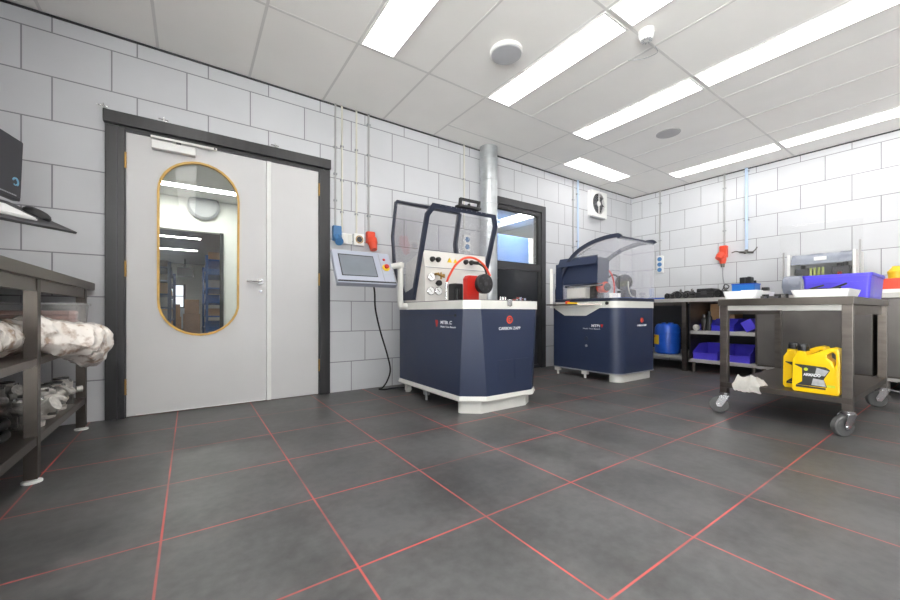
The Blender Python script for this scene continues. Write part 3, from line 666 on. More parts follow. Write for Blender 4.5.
# console at the back
CY = 2.775
b = bmn(); prism(b, [(CY, .846), (CY, 1.145), (CY + .006, 1.15), (CY + .03, 1.29), (CY + .06, 1.292), (3.13, 1.20), (3.13, .846)], 0, 1.655, 2.345); con = obj('console', b, M['beige'], t)
def cfy(z): return CY if z < 1.145 else CY + .006 + (z - 1.15) / .14 * .024
b = bmn(); box(b, 1.66, 2.34, CY - .004, CY + .002, 1.140, 1.146); obj('console_seam', b, M['grey'], con)
for x in (1.735, 1.795, 2.10, 2.165):
    b = bmn(); z = 1.215; y = cfy(z); lathe(b, (x, y + .002, z), (0, -1, .12), [(0, .024), (.012, .024), (.03, .019), (.034, .016)], 20); obj('knob', b, M['black'], con)
for x, z in ((1.712, 1.057), (1.705, .936), (1.785, .937)):
    b = bmn(); lathe(b, (x, CY + .001, z), (0, -1, 0), [(0, .036), (.02, .036), (.022, .033), (.018, .030)], 28); gg = obj('gauge', b, M['chrome'], con)
    b = bmn(); cyl(b, (x, CY - .014, z), (x, CY - .0195, z), .031, n=28); obj('dial', b, M['paper'], gg)
    b = bmn(); obox(b, (x - .006, CY - .0205, z + .006), (-.7, 0, .7), (0, 1, 0), (.7, 0, .7), .017, .0008, .0016); obj('needle', b, M['black'], gg)
b = bmn(); lathe(b, (1.772, CY + .001, 1.005), (0, -1, 0), [(0, .012), (.03, .012), (.032, .026), (.055, .024)], 20); obj('regulator_knob', b, M['black'], con)
b = bmn(); cyl(b, (1.76, CY, 1.085), (1.76, CY - .05, 1.085), .011); cyl(b, (1.745, CY - .04, 1.085), (1.83, CY - .04, 1.06), .009); cyl(b, (1.82, CY, 1.075), (1.82, CY - .045, 1.075), .012); cyl(b, (1.80, CY - .03, 1.04), (1.80, CY - .03, 1.10), .007); obj('brass_fitting', b, M['brass'], con)
b = bmn(); prism(b, [(1.895, 1.20), (1.94, 1.20), (1.9175, 1.238)], 1, CY + .004, CY + .016); prism(b, [(1.96, 1.20), (2.0, 1.20), (1.98, 1.232)], 1, CY + .004, CY + .016); obj('warning_mark', b, M['yel'], con)
# tailstock, chuck, hose
b = bmn(); box(b, 1.84, 1.935, 2.60, 2.70, .846, 1.0, .012); cyl(b, (1.86, 2.585, .846), (1.86, 2.585, .95), .016); obj('drive_motor', b, M['black'], t)
b = bmn(); prism(b, [(1.865, .846), (1.865, 1.03), (1.885, 1.055), (1.965, 1.055), (1.985, 1.03), (1.985, .846)], 1, 2.45, 2.51); obj('red_headstock', b, M['red'], t)
b = bmn(); lathe(b, (1.97, 2.449, .983), (0, -1, 0), [(0, .03), (.06, .03), (.061, .079), (.10, .081), (.105, .076), (.106, .03), (.112, .03), (.113, .012), (.1, .011)], 36); ch = obj('chuck', b, M['black'], t)
b = bmn()
for k in range(6):
    a = k * PI / 3; cyl(b, (1.97 + .052 * math.cos(a), 2.344, .983 + .052 * math.sin(a)), (1.97 + .052 * math.cos(a), 2.342, .983 + .052 * math.sin(a)), .007, n=10)
cyl(b, (1.97, 2.338, .983), (1.97, 2.336, .983), .018, n=16); obj('chuck_screws', b, M['dark'], ch)
b = bmn(); tube(b, [(1.735, 2.56, 1.0), (1.745, 2.54, 1.05), (1.79, 2.51, 1.14), (1.87, 2.50, 1.20), (1.96, 2.48, 1.205), (2.05, 2.46, 1.15), (2.10, 2.44, 1.06)], .0095, 10); hs = obj('air_hose', b, M['redplug'], t)
b = bmn(); cyl(b, (1.735, 2.56, 1.0), (1.733, 2.565, .95), .012); cyl(b, (1.733, 2.565, .95), (1.733, 2.57, .846), .006); obj('hose_coupling', b, M['chrome'], hs)
b = bmn(); tube(b, [(2.165, 2.76, 1.215), (2.16, 2.66, 1.19), (2.14, 2.56, 1.14), (2.12, 2.50, 1.05)], .009, 10); cyl(b, (2.165, 2.765, 1.215), (2.16, 2.68, 1.2), .016); obj('sensor_cable', b, M['black'], t)
b = bmn()
for x in (2.0, 2.025, 2.05): cyl(b, (x, 2.20, .845), (x, 2.20, .872), .009, n=12)
for x, h in ((2.18, .86), (2.22, .875), (2.27, .868)): box(b, x - .012, x + .012, 2.2, 2.24, .845, h, .002)
obj('deck_bolts', b, M['chrome'], t)
# the hood
def yz(x, pts): return [(x, y, z) for y, z in pts]
HA, HB, HC, HD, HE, HF = (2.95, .90), (2.69, 1.61), (3.30, 1.825), (3.375, 1.50), (3.33, 1.20), (3.20, .95)
hx0, hx1 = 1.64, 2.40
hood = obj('hood', bar(bmn(), [(hx0, 2.955, .87), (hx0, 2.715, 1.575), (hx0 + .05, 2.685, 1.655), (hx1 - .05, 2.685, 1.655), (hx1, 2.715, 1.575), (hx1, 2.955, .87)], (0, .945, .327), .036, .03), M['navy_d'], t)
b = bmn(); bar(b, [(hx0, HF[0] - .02, HF[1]), (hx0, HE[0], HE[1]), (hx0, HD[0], HD[1]), (hx0, HC[0], HC[1])], (1, 0, 0), .035, .02); obj('hood_rib', b, M['navy_d'], hood)
b = bmn(); bar(b, [(hx1, HE[0], HE[1]), (hx1, HD[0], HD[1]), (hx1, HC[0], HC[1])], (1, 0, 0), .05, .03); obj('hood_rib', b, M['navy_d'], hood)
b = bmn(); bar(b, [(hx0, HC[0], HC[1]), (hx1, HC[0], HC[1])], (0, .33, .94), .04, .02); obj('hood_rib', b, M['navy_d'], hood)
b = bmn(); prism(b, [(2.935, .90), (2.70, 1.615), (3.29, 1.81), (3.365, 1.5), (3.32, 1.2), (3.18, .95)], 0, hx0 - .003, hx0 + .001); obj('clear_side', b, M['plexi'], hood)
b = bmn(); prism(b, [(2.935, .90), (2.70, 1.615), (3.29, 1.81), (3.365, 1.5), (3.32, 1.2), (3.18, .95)], 0, hx1 - .001, hx1 + .003); obj('clear_side', b, M['plexi'], hood)
b = bmn(); prism(b, [(2.71, 1.661), (3.29, 1.835), (3.291, 1.831), (2.711, 1.657)], 0, hx0 + .015, hx1 - .015); obj('clear_roof', b, M['plexi'], hood)
b = bmn(); prism(b, [(3.30, 1.815), (3.378, 1.5), (3.333, 1.2), (3.328, 1.2), (3.373, 1.5), (3.295, 1.815)], 0, hx0 + .015, hx1 - .015); obj('clear_back', b, M['plexi'], hood)
b = bmn(); prism(b, [(2.90, .86), (3.14, .86), (3.30, 1.14), (3.26, 1.15), (3.10, .93), (2.95, .97)], 0, hx0 - .008, hx0 - .0035); obj('hinge_plate', b, M['navy_d'], hood)
b = bmn(); box(b, 1.915, 2.16, 2.63, 2.70, 1.673, 1.693, .004)
bar(b, [(1.945, 2.665, 1.685), (1.945, 2.655, 1.745), (2.15, 2.655, 1.745), (2.15, 2.665, 1.685)], (0, 1, 0), .018, .03); obj('handle', b, M['black'], hood)
b = bmn(); box(b, 2.035, 2.055, 2.655, 2.675, 1.6931, 1.72, .003); obj('handle_latch', b, M['black'], hood)
b = bmn()
for k in range(10): cyl(b, (hx0 + .1 + k * .056, 2.668, 1.661), (hx0 + .1 + k * .056, 2.664, 1.660), .005, n=8)
obj('hood_screws', b, M['chrome'], hood)
# control panel on its arm
pu, pv = Vector((1, 0, 0)), Vector((0, .17, .28)).normalized(); pn = pu.cross(pv)      # right, up, outward
pc = Vector((1.187, 2.965, 1.128)); pw, ph = .252, .163
def pp(u, v, d=0): return pc + pu * u + pv * v + pn * d
b = bmn(); obox(b, pp(0, 0, -.024), pu, pv, pn, pw, ph, .024, .006); hm = obj('control_panel', b, M['hmi'], t)
b = bmn(); obox(b, pp(0, -ph - .004, -.018), pu, pv, pn, pw + .002, .006, .026, .003); obj('panel_bottom_edge', b, M['hmi'], hm)
b = bmn(); obox(b, pp(0, -ph + .010, .003), pu, pv, pn, pw - .004, .007, .005); obj('panel_lip', b, M['black'], hm)
b = bmn(); obox(b, pp(-.055, .01, .0015), pu, pv, pn, .152, .108, .002); obj('screen_bezel', b, M['black'], hm)
b = bmn(); obox(b, pp(-.055, .007, .003), pu, pv, pn, .145, .1, .002); obj('screen', b, M['screen'], hm)
b = bmn(); obox(b, pp(.150, 0, .0008), pu, pv, pn, .002, ph - .012, .0012); obj('seam', b, M['grey'], hm)
b = bmn(); lathe(b, pp(.192, .005, .001), pn, [(0, .034), (.006, .034), (.007, .03)], 24); es = obj('emergency_collar', b, M['yel'], hm)
b = bmn(); lathe(b, pp(.192, .005, .007), pn, [(0, .014), (.012, .014), (.013, .021), (.022, .02), (.026, .014)], 20); obj('emergency_button', b, M['red'], hm)
b = bmn(); lathe(b, pp(.192, .09, .001), pn, [(0, .012), (.005, .012), (.008, .008)], 16); obj('indicator', b, M['red'], hm)
b = bmn(); tube(b, [(1.635, 3.06, .81), (1.585, 3.06, .81), (1.565, 3.06, .835), (1.565, 3.06, 1.13), (1.55, 3.05, 1.165), (1.50, 3.03, 1.165), (1.42, 3.01, 1.14)], .026, 14, sub=3)
ar = obj('panel_arm', b, M['white_enamel'], t)
b = bmn(); cyl(b, (1.565, 3.06, 1.16), (1.565, 3.06, 1.198), .034); cyl(b, (1.565, 3.06, 1.198), (1.565, 3.06, 1.206), .02); obj('arm_joint', b, M['white_enamel'], ar)
b = bmn(); tube(b, [(1.27, 2.99, 1.02), (1.29, 3.0, .92), (1.31, 3.03, .78), (1.385, 3.1, .59), (1.50, 3.2, .36), (1.575, 3.29, .2), (1.585, 3.38, .08), (1.555, 3.42, .012), (1.50, 3.38, .009), (1.54, 3.33, .009), (1.60, 3.34, .009), (1.70, 3.33, .009), (1.80, 3.28, .009), (1.82, 3.22, .06), (1.82, 3.208, .10)], .0075, 10)
tag(obj('power_cable', b, M['rubber']), 'black cable hanging from the tilted control panel to the floor', 'cable')

# ------------------------------------------------------------------ balancing machine with the closed curved hood
BX0, BX1, BY0, BY1 = 3.68, 4.46, 2.22, 3.10
t = B_ = thing('test_bench_machine', 'navy test bench machine with rounded corner and closed curved clear hood', 'machine', (4.04, 2.66, 0))
rr = (.13, .13, .03, .03)
b = bmn(); prism(b, rrect(BX0, BX1, BY0, BY1, rr), 2, .098, .80); obj('body', b, M['navy'], t)
b = bmn(); prism(b, rrect(BX0 - .004, BX1 + .004, BY0 - .004, BY1 + .004, rr), 2, .088, .0985); obj('bottom_trim', b, M['grey'], t)
b = bmn(); prism(b, rrect(BX0 - .003, BX1 + .003, BY0 - .003, BY1 + .003, rr), 2, .7995, .872); obj('top_band', b, M['white_enamel'], t)
b = bmn(); prism(b, [(2.40, .7999), (2.447, .7999), (2.62, .712), (2.91, .712), (3.05, .79), (3.05, .86), (2.40, .86)], 0, BX0 - .012, BX0 - .0035); obj('band_apron', b, M['white_enamel'], t)
b = bmn(); prism(b, rrect(BX0 - .012, BX1 + .008, BY0 - .008, BY1 + .008, rr), 2, .8725, .905); obj('rim', b, M['navy_d'], t)
b = bmn(); prism(b, rrect(BX0 + .15, BX1 - .03, BY0 + .03, BY1 - .06, .05), 2, .9052, .912); obj('deck', b, M['blue'], t)
b = bmn(); cyl(b, (BX0 - .014, 2.36, .85), (BX0 - .003, 2.36, .85), .018); obj('hood_lock', b, M['black'], t)
b = bmn(); prism(b, rrect(3.73, 4.42, 2.255, 2.37, (.09, .09, .005, .005)), 2, 0, .0875); obj('plinth', b, M['white_enamel'], t)
for y in (2.665, 3.05):
    b = bmn(); box(b, 3.70, 3.74, y - .035, y + .035, .045, .0875); cyl(b, (3.72, y, 0), (3.72, y, .045), .014); obj('foot', b, M['white_enamel'], t)
b = bmn(); box(b, 4.28, 4.34, 3.0, 3.06, 0, .0875); obj('foot', b, M['white_enamel'], t)
b = bmn(); prism(b, [(2.47, .815), (3.06, .815), (3.06, .832), (2.47, .832)], 0, 3.50, BX0 - .0125); bb = bmn()
b.free()
b = prism(bb, [(BX0 - .0125, 2.43), (3.52, 2.62), (3.49, 2.95), (3.52, 3.06), (BX0 - .0125, 3.06)], 2, .832, .846); tr = obj('side_tray', b, M['steel'], t)
b = bmn(); box(b, 3.55, 3.63, 2.70, 2.78, .8462, .866, .004); obj('yellow_block', b, M['yel'], tr)
b = bmn(); box(b, 3.575, 3.605, 2.785, 2.83, .8462, .882, .004); obj('red_block', b, M['redplug'], tr)
text('lettering', 'MTBi', .038, (BX0 - .0006, 2.555, .590), (0, -1, 0), (0, 0, 1), M['txt_w'], t, width=.105, bold=.0015)
text('lettering', 'Multi Test Bench', .019, (BX0 - .0006, 2.665, .562), (0, -1, 0), (0, 0, 1), M['txt_w'], t, width=.215)
b = bmn(); prism(b, [(2.44, .62), (2.41, .62), (2.415, .595), (2.425, .585), (2.435, .595)], 0, BX0 - .0012, BX0 - .0002); obj('red_mark', b, M['red'], t)
b = bmn(); tube(b, [(4.115 + .024 * math.cos(2 * PI * k / 28), BY0 - .001, .665 + .024 * math.sin(2 * PI * k / 28)) for k in range(28)], .005, 8, smooth=False, closed=True)
tube(b, [(4.115 + .009 * math.cos(a), BY0 - .001, .665 + .009 * math.sin(a)) for a in [math.radians(50 + 26 * k) for k in range(11)]], .0042, 8, smooth=False); obj('round_logo', b, M['txt_o'], t)
text('lettering', 'CARBON ZAPP', .028, (4.115, BY0 - .0006, .598), (1, 0, 0), (0, 0, 1), M['txt_w'], t, 'CENTER', width=.19, bold=.0004)
for z, r in ((.455, .022), (.375, .014)):
    b = bmn(); lathe(b, (BX0, 2.62, z), (-1, 0, 0), [(0, r), (.005, r), (.007, r * .8)], 20); obj('lock', b, M['grey'] if r < .02 else M['navy_d'], t)
# curved hood
curve = [(2.222, 1.532), (2.232, 1.545), (2.26, 1.552), (2.40, 1.548), (2.575, 1.515), (2.74, 1.445), (2.86, 1.34), (2.96, 1.19), (3.02, 1.05), (3.045, .906)]
sm = [(p.y, p.z) for p in smooth_path([(0, y, z) for y, z in curve], 4)]
def offc(pts, w):
    out = []
    for i in range(len(pts)):
        a = Vector(pts[max(i - 1, 0)]); c = Vector(pts[min(i + 1, len(pts) - 1)]); d = (c - a).normalized(); out.append((pts[i][0] + d.y * w, pts[i][1] - d.x * w))
    return out
hood = None
HX1 = BX1 - .075
for x0, x1 in ((BX0 - .004, BX0 + .02), (HX1 - .02, HX1)):
    b = bmn(); a_ = offc(sm, .012); c_ = offc(sm, -.03 if x0 < 4 else -.036)
    rings(b, [[Vector((x0, *p)), Vector((x1, *p)), Vector((x1, *q)), Vector((x0, *q))] for p, q in zip(a_, c_)])
    if hood is None: hood = obj('hood', b, M['navy_d'], t)
    else: obj('hood_arch', b, M['navy_d'], hood)
b = bmn(); box(b, BX0 + .0205, HX1 - .0205, 2.22, 2.262, 1.53, 1.556, .004); obj('hood_front_rail', b, M['navy_d'], hood)
b = bmn()
rings(b, [[Vector((BX0 + .021, *p)), Vector((HX1 - .021, *p)), Vector((HX1 - .021, *q)), Vector((BX0 + .021, *q))] for p, q in zip(sm[8:], offc(sm, .004)[8:])]); obj('clear_roof', b, M['plexi'], hood)
b = bmn(); box(b, BX0 + .005, HX1 - .005, 2.214, 2.219, .906, 1.535); obj('clear_front', b, M['plexi'], hood)
side = [(2.24, .906)] + [p for p in sm[2:]]
lside = [(2.24, .906)] + [p for p in sm[2:] if p[0] < 2.87] + [(2.84, 1.376), (2.482, 1.376), (2.482, .906)]
for x, sd in ((BX0 + .006, lside), (HX1 - .010, side)):
    b = bmn(); prism(b, sd, 0, x, x + .004); obj('clear_side', b, M['plexi'], hood)
# headstock cover and fittings inside
b = bmn(); prism(b, [(2.93, 1.365), (3.01, 1.335), (3.02, 1.30), (2.98, 1.08), (2.50, 1.08), (2.49, 1.35), (2.51, 1.372)], 0, BX0 + .03, BX0 + .24)
hc = obj('headstock_cover', b, M['navy'], t)
b = bmn(); obox(b, (BX0 - .004, 2.745, 1.338), (0, 1, .0), (.45, 0, .9), (-.9, 0, .45), .255, .055, .004, .002); obj('cover_lid', b, M['navy'], hc)
b = bmn(); box(b, BX0 - .01, BX0 + .028, 2.955, 3.045, .906, 1.33, .006); obj('cover_support', b, M['navy'], hc)
b = bmn(); box(b, BX0 + .04, BX0 + .14, 2.66, 2.92, .9125, 1.035, .01); obj('gearbox', b, M['beige'], t)
b = bmn(); cyl(b, (BX0 + .05, 2.45, 1.055), (BX0 + .05, 2.95, 1.055), .012); obj('guide_rail', b, M['chrome'], t)
b = bmn(); box(b, BX0 + .1, BX0 + .26, 2.58, 2.645, .912, 1.07, .006); obj('rail_bracket', b, M['cast_d'], t)
b = bmn(); lathe(b, (3.86, 2.57, 1.035), (-.25, -1, 0), [(0, .05), (.01, .062), (.09, .062), (.1, .05), (.105, .02)], 28); mo = obj('red_motor', b, M['redplug'], t)
b = bmn(); lathe(b, (3.835, 2.463, 1.035), (-.25, -1, 0), [(0, .044), (.012, .042), (.013, .02), (.03, .02)], 24); obj('motor_hub', b, M['dark'], mo)
b = bmn(); tube(b, [(3.86, 2.60, 1.07), (3.87, 2.60, 1.16), (3.89, 2.57, 1.235), (3.93, 2.5, 1.225), (3.95, 2.46, 1.13), (3.94, 2.44, 1.0), (3.93, 2.45, .93)], .009, 10); obj('air_hose', b, M['red'], t)
for k in range(5):
    b = bmn(); cyl(b, (3.80 + k * .035, 2.40 - k * .006, .912), (3.80 + k * .035, 2.40 - k * .006, .965), .013, n=14); obj('wooden_peg', b, M['cloth'], t)
b = bmn(); lathe(b, (4.07, 2.40, 1.09), (-.9, -.25, .1), [(0, .03), (.0, .09), (.022, .092), (.03, .085), (.031, .03), (.05, .03), (.051, 0)], 32); obj('face_plate', b, M['black'], t)
b = bmn(); box(b, 4.02, 4.14, 2.36, 2.46, .912, 1.0, .008); box(b, 4.16, 4.34, 2.40, 2.5, .912, 1.02, .02); box(b, 3.98, 4.02, 2.62, 2.72, .912, 1.04, .01); obj('tailstock', b, M['dark'], t)
b = bmn(); tube(b, [(4.05, 2.34, 1.10), (4.03, 2.32, 1.0), (4.06, 2.31, .94), (4.12, 2.31, .925)], .007, 8); obj('sensor_cable', b, M['cream'], t)
b = bmn(); tube(b, [(3.90, 2.50, 1.14), (3.97, 2.47, 1.18), (4.02, 2.45, 1.16)], .010, 8); obj('control_cable', b, M['black'], t)
b = bmn(); obox(b, (3.606, 3.055, 1.035), (.77, .64, 0), (-.64, .77, 0), (0, 0, 1), .09, .017, .235, .005); pnl = obj('side_panel', b, M['white_enamel'], t)
b = bmn(); obox(b, (3.629, 3.035, 1.04), (.77, .64, 0), (-.64, .77, 0), (0, 0, 1), .06, .012, .17, .005); obj('panel_back', b, M['grey'], pnl)
b = bmn(); tube(b, [(3.60, 3.04, .90), (3.61, 3.04, .85), (3.69, 3.05, .845)], .016, 10); obj('panel_arm', b, M['grey'], pnl)

# ------------------------------------------------------------------ stainless bench on the left
t = thing('steel_workbench', 'stainless steel workbench with two shelves left of the double door', 'workbench', (-.93, 2.2, 0))
FX = -.555
b = bmn(); box(b, XL + .01, FX + .015, .35, YW - .02, .90, .95, .004); obj('top', b, M['steel'], t)
b = bmn(); box(b, FX - .03, FX - .005, .40, YW - .19, .845, .8995); obj('apron', b, M['steel'], t)
b = bmn(); box(b, XL + .03, FX - .002, .40, 3.345, .515, .549, .003); obj('shelf', b, M['steel'], t)
b = bmn(); box(b, XL + .03, FX - .002, .40, 3.345, .165, .205, .003); obj('shelf', b, M['steel'], t)
for x in (FX - .022, XL + .06):
    for y in (.46, 1.44, 2.413, 3.322):
        b = bmn(); s = .0225; box(b, x - s, x + s, y - s, y + s, .018, .8995, .002); lg = obj('leg', b, M['steel_d'], t)
        b = bmn(); lathe(b, (x, y, 0), (0, 0, 1), [(0, .034), (.008, .034), (.012, .012), (.02, .012)], 20); obj('foot', b, M['white'], lg)
# castings
def casting(x, y, z, s, rot, label):
    t = thing('metal_casting', label, 'casting', (x, y, z), 'bare metal castings on the lower bench shelf')
    c_, s_ = math.cos(rot), math.sin(rot)
    def P(a, b_, c): return Vector((x + (a * c_ - b_ * s_) * s, y + (a * s_ + b_ * c_) * s, z + c * s))
    D = lambda a, b_, c: P(a, b_, c) - P(0, 0, 0)
    b = bmn(); lathe(b, P(0, 0, .001), (0, 0, 1), [(0, .05 * s), (.02 * s, .052 * s), (.025 * s, .036 * s), (.07 * s, .033 * s), (.085 * s, .048 * s), (.12 * s, .05 * s), (.13 * s, .03 * s), (.14 * s, .028 * s), (.141 * s, .02 * s)], 22)
    tube(b, [P(.02 + .055 * math.cos(a), .06 * math.sin(a), .075 + .012 * math.sin(a * 2)) for a in [k * .5 for k in range(11)]], .021 * s, 10, sub=2)
    cyl(b, P(.05, -.02, .08), P(.085, -.03, .10), .026 * s, .024 * s, 16); cyl(b, P(-.06, .02, .07), P(-.085, .03, .07), .018 * s, None, 14)
    obj('housing', b, M['cast'], t)
    b = bmn(); cyl(b, P(.083, -.03, .10), P(.092, -.032, .105), .034 * s, None, 18); obj('side_flange', b, M['cast'], t)
    b = bmn(); box(b, *[v for pair in zip(P(-.03, -.06, .02) - Vector((.014, .014, .0)) * s, P(-.03, -.06, .02) + Vector((.014, .014, .05)) * s) for v in pair], .003); obj('mounting_lug', b, M['cast_d'], t)
    b = bmn(); lathe(b, P(0, 0, .14), (0, 0, 1), [(0, .034 * s), (.008 * s, .034 * s), (.009 * s, .018 * s), (.0, .016 * s)], 18); obj('flange', b, M['cast_d'], t)
    b = bmn()
    for k in range(6):
        a = k * PI / 3; p = P(.042 * math.cos(a), .042 * math.sin(a), .12); cyl(b, p, p + Vector((0, 0, .014 * s)), .006 * s, None, 6)
    obj('bolts', b, M['chrome'], t)
    return t
labs = ['metal casting nearest the middle leg, front row of the lower bench shelf', 'second metal casting from the middle leg, front row of the lower bench shelf',
        'third metal casting from the middle leg, front row of the lower bench shelf', 'metal casting nearest the end leg, front row of the lower bench shelf']
for k, l in enumerate(labs): casting(-.632 - .008 * (k % 2), 2.60 + k * .192, .205, 1.05 + .1 * (k % 3 == 1), k * 1.3, l)
labs = ['metal casting behind the black hose on the lower bench shelf', 'metal casting second from the hose in the back row of the bench shelf', 'metal casting third from the hose in the back row of the bench shelf', 'metal casting at the far end of the back row on the bench shelf', 'metal casting deep in the corner behind the back row of the bench shelf']
for k, l in enumerate(labs): casting((-.88, -.87, -.88, -.87, -1.1)[k], (2.64, 2.83, 3.03, 3.22, 2.93)[k], .205, (1.05, .95, 1.1, 1.0, 1.15)[k], .7 + k * 1.7, l)
b = bmn(); tube(b, [(-.80 + .15 * math.cos(a), 2.38 + .13 * math.sin(a), .222 + .016 * a / 2) for a in [k * .45 for k in range(-3, 17)]], .016, 12, sub=3)
tag(obj('rubber_hose', b, M['rubber']), 'coiled black rubber hose on the lower shelf of the left bench', 'hose')
# clear film bag and the milky bin behind it
def blob_tube(path, rad, m, name, label, cat, amp, fz=9):
    P = smooth_path(path, 8); R = [p.x for p in smooth_path([(r, 0, 0) for r in rad], 8)]
    b = bmn(); rs = []; n = 40
    for i, p in enumerate(P):
        d = (P[min(i + 1, len(P) - 1)] - P[max(i - 1, 0)]).normalized(); _, u, w = frame_of(d)
        r = []
        for j in range(n):
            a = 2 * PI * j / n; q = u * math.cos(a) + w * math.sin(a)
            k = 1 + amp * (noise.noise((p + q * .1) * fz) + .6 * noise.noise((p + q * .1) * fz * 2.7) + .4 * abs(noise.noise((p + q * .1) * fz * 6)))
            r.append(p + q * R[i] * k)
        rs.append(r)
    rings(b, rs)
    return b
b = blob_tube([(-.70, 1.75, .645), (-.69, 2.1, .645), (-.67, 2.45, .645), (-.60, 2.62, .64), (-.505, 2.75, .60), (-.465, 2.87, .565), (-.455, 2.96, .565)], [.05, .078, .08, .086, .104, .098, .03], M['wrap'], '', '', '', .28)
for v in b.verts:
    if v.co.x < -.56 and v.co.z < .5505: v.co.z = .5505
    if .80 - v.co.z < .0: v.co.z = .80
tag(obj('plastic_bag', b, M['wrap']), 'bulging crumpled clear plastic bag of pale packing spilling off the bench shelf', 'bag')
t = thing('storage_bin', 'milky translucent bin with pinkish contents behind the plastic bag', 'bin', (-.76, 3.12, .549))
b = bmn(); x0, x1, y0, y1, z0, z1 = -.98, -.53, 2.99, 3.285, .549, .80
ring_ = lambda bb, e, z: [Vector((x, y, z)) for x, y in rrect(x0 - e, x1 + e, y0 - e, y1 + e, .03)]
rings(b, [ring_(b, -.02, z0), ring_(b, 0, z1), ring_(b, -.004, z1), ring_(b, -.024, z0 + .004)]); obj('tub', b, M['milky'], t)
b = bmn(); bar(b, [(x, y, z1) for x, y in rrect(x0, x1, y0, y1, .03)], (0, 0, 1), .02, .012, closed=True); obj('rim', b, M['milky'], t)
b = bmn()
for k in range(8): box(b, x0 + .04, x1 - .05 + .003 * (k % 2), y0 + .04, y1 - .04, z0 + .006 + k * .026, z0 + .030 + k * .026, .004)
tag(obj('folded_pads', b, M['pink']), 'pinkish stack inside the milky translucent bin', 'pads')
# monitor, keyboard tray on a wall arm
t = thing('computer_monitor', 'dark grey monitor at the left edge with a small blue logo', 'monitor', (-.86, 2.93, 1.35))
mu = Vector((-.20, -.98, 0)).normalized(); mv = Vector((.035, -.01, 1)).normalized(); mn = mu.cross(mv)
mn = -mn if mn.x < 0 else mn
mc = Vector((-.858, 2.93, 1.562))
def mp(u, v, d=0): return mc + mu * u + mv * v + mn * d
b = bmn(); obox(b, mp(0, 0, -.02), mu, mv, mn, .275, .172, .018, .005); obj('casing', b, M['dark'], t)
b = bmn(); obox(b, mp(0, .006, -.001), mu, mv, mn, .268, .158, .0015); obj('screen', b, pbr('dark_matt_screen', rgb(58, 58, 64), .35, var=.03), t)
b = bmn(); c0 = mp(-.215, -.075, .002)
tube(b, [c0 + (mu * math.cos(a) + mv * math.sin(a)) * .022 for a in [math.radians(20 + k * 17) for k in range(13)]], .005, 8, smooth=False); tube(b, [c0 + mu * .022 * math.cos(a) * .5 + mv * .022 * (math.sin(a) * .5 - .3) for a in [math.radians(200 + k * 15) for k in range(10)]], .003, 8, smooth=False); obj('blue_logo', b, M['txt_b'], t)
b = bmn()
for k in range(10): obox(b, mp(-.225 + k * .0135, -.148, .001), mu, mv, mn, .0045, .0035, .0006)
obj('lettering', b, M['txt_g'], t)
b = bmn(); tube(b, [mp(.05, 0, -.036), mp(.05, 0, -.12), (XL + .02, 2.86, 1.56)], .022, 10, sub=2); box(b, XL, XL + .02, 2.80, 2.92, 1.40, 1.72, .004); obj('wall_arm', b, M['black'], t)
t = thing('keyboard_tray', 'dark tilted keyboard tray on a wall arm below the monitor', 'tray', (-.78, 2.65, 1.2))
ku = Vector((.21, .97, .09)).normalized()          # along the front edge, away from the camera
tip = Vector((-.52, 2.90, 1.197)); bk = Vector((-.76, 2.956, 1.333)) - tip
kv = bk.normalized(); kn = ku.cross(kv).normalized()
if kn.z < 0: kn = -kn
kv = kn.cross(ku) if kn.cross(ku).dot(kv) > 0 else -kn.cross(ku)
def kp(u, v, d=0): return tip + ku * u + kv * v + kn * d
b = bmn(); rings(b, [[kp(u, v, d) for u, v in ((0, 0), (-.03, .10), (-.075, .27), (-.70, .27), (-.70, 0))] for d in (-.012, 0)]); obj('board', b, M['dark'], t)
b = bmn(); tube(b, [kp(-.35, .24, -.014), kp(-.35, .30, -.05), (XL + .02, 2.62, 1.36)], .02, 10, sub=2); box(b, XL, XL + .02, 2.56, 2.68, 1.22, 1.50, .004); obj('wall_arm', b, M['black'], t)
t2 = thing('keyboard', 'white keyboard lying on the dark tilted tray', 'keyboard', tuple(kp(-.50, .12)))
b = bmn(); obox(b, kp(-.50, .105, .006), ku, kv, kn, .22, .065, .005, .003); obj('case', b, M['white'], t2)
b = bmn()
for i in range(15):
    for j in range(5): obox(b, kp(-.50 - .196 + i * .028, .105 - .05 + j * .0245, .0125), ku, kv, kn, .0125, .0108, .003)
obj('keys', b, M['paper'], t2)
t2 = thing('computer_mouse', 'black mouse on the dark tilted tray beside the white keyboard', 'mouse', tuple(kp(-.115, .13)))
b = bmn(); mc2 = kp(-.115, .13, .001)
rings(b, [[mc2 + ku * .036 * s_ * math.cos(a) + kv * .058 * s_ * math.sin(a) + kn * h for a in [2 * PI * k / 24 for k in range(24)]] for h, s_ in ((0, 1), (.012, 1.02), (.024, .88), (.032, .6), (.035, .2))]); obj('shell', b, M['black'], t2)
b = bmn(); c1 = kp(-.115, .16, .030); cyl(b, c1 - ku * .004, c1 + ku * .004, .008, n=14); obj('scroll_wheel', b, M['grey'], t2)

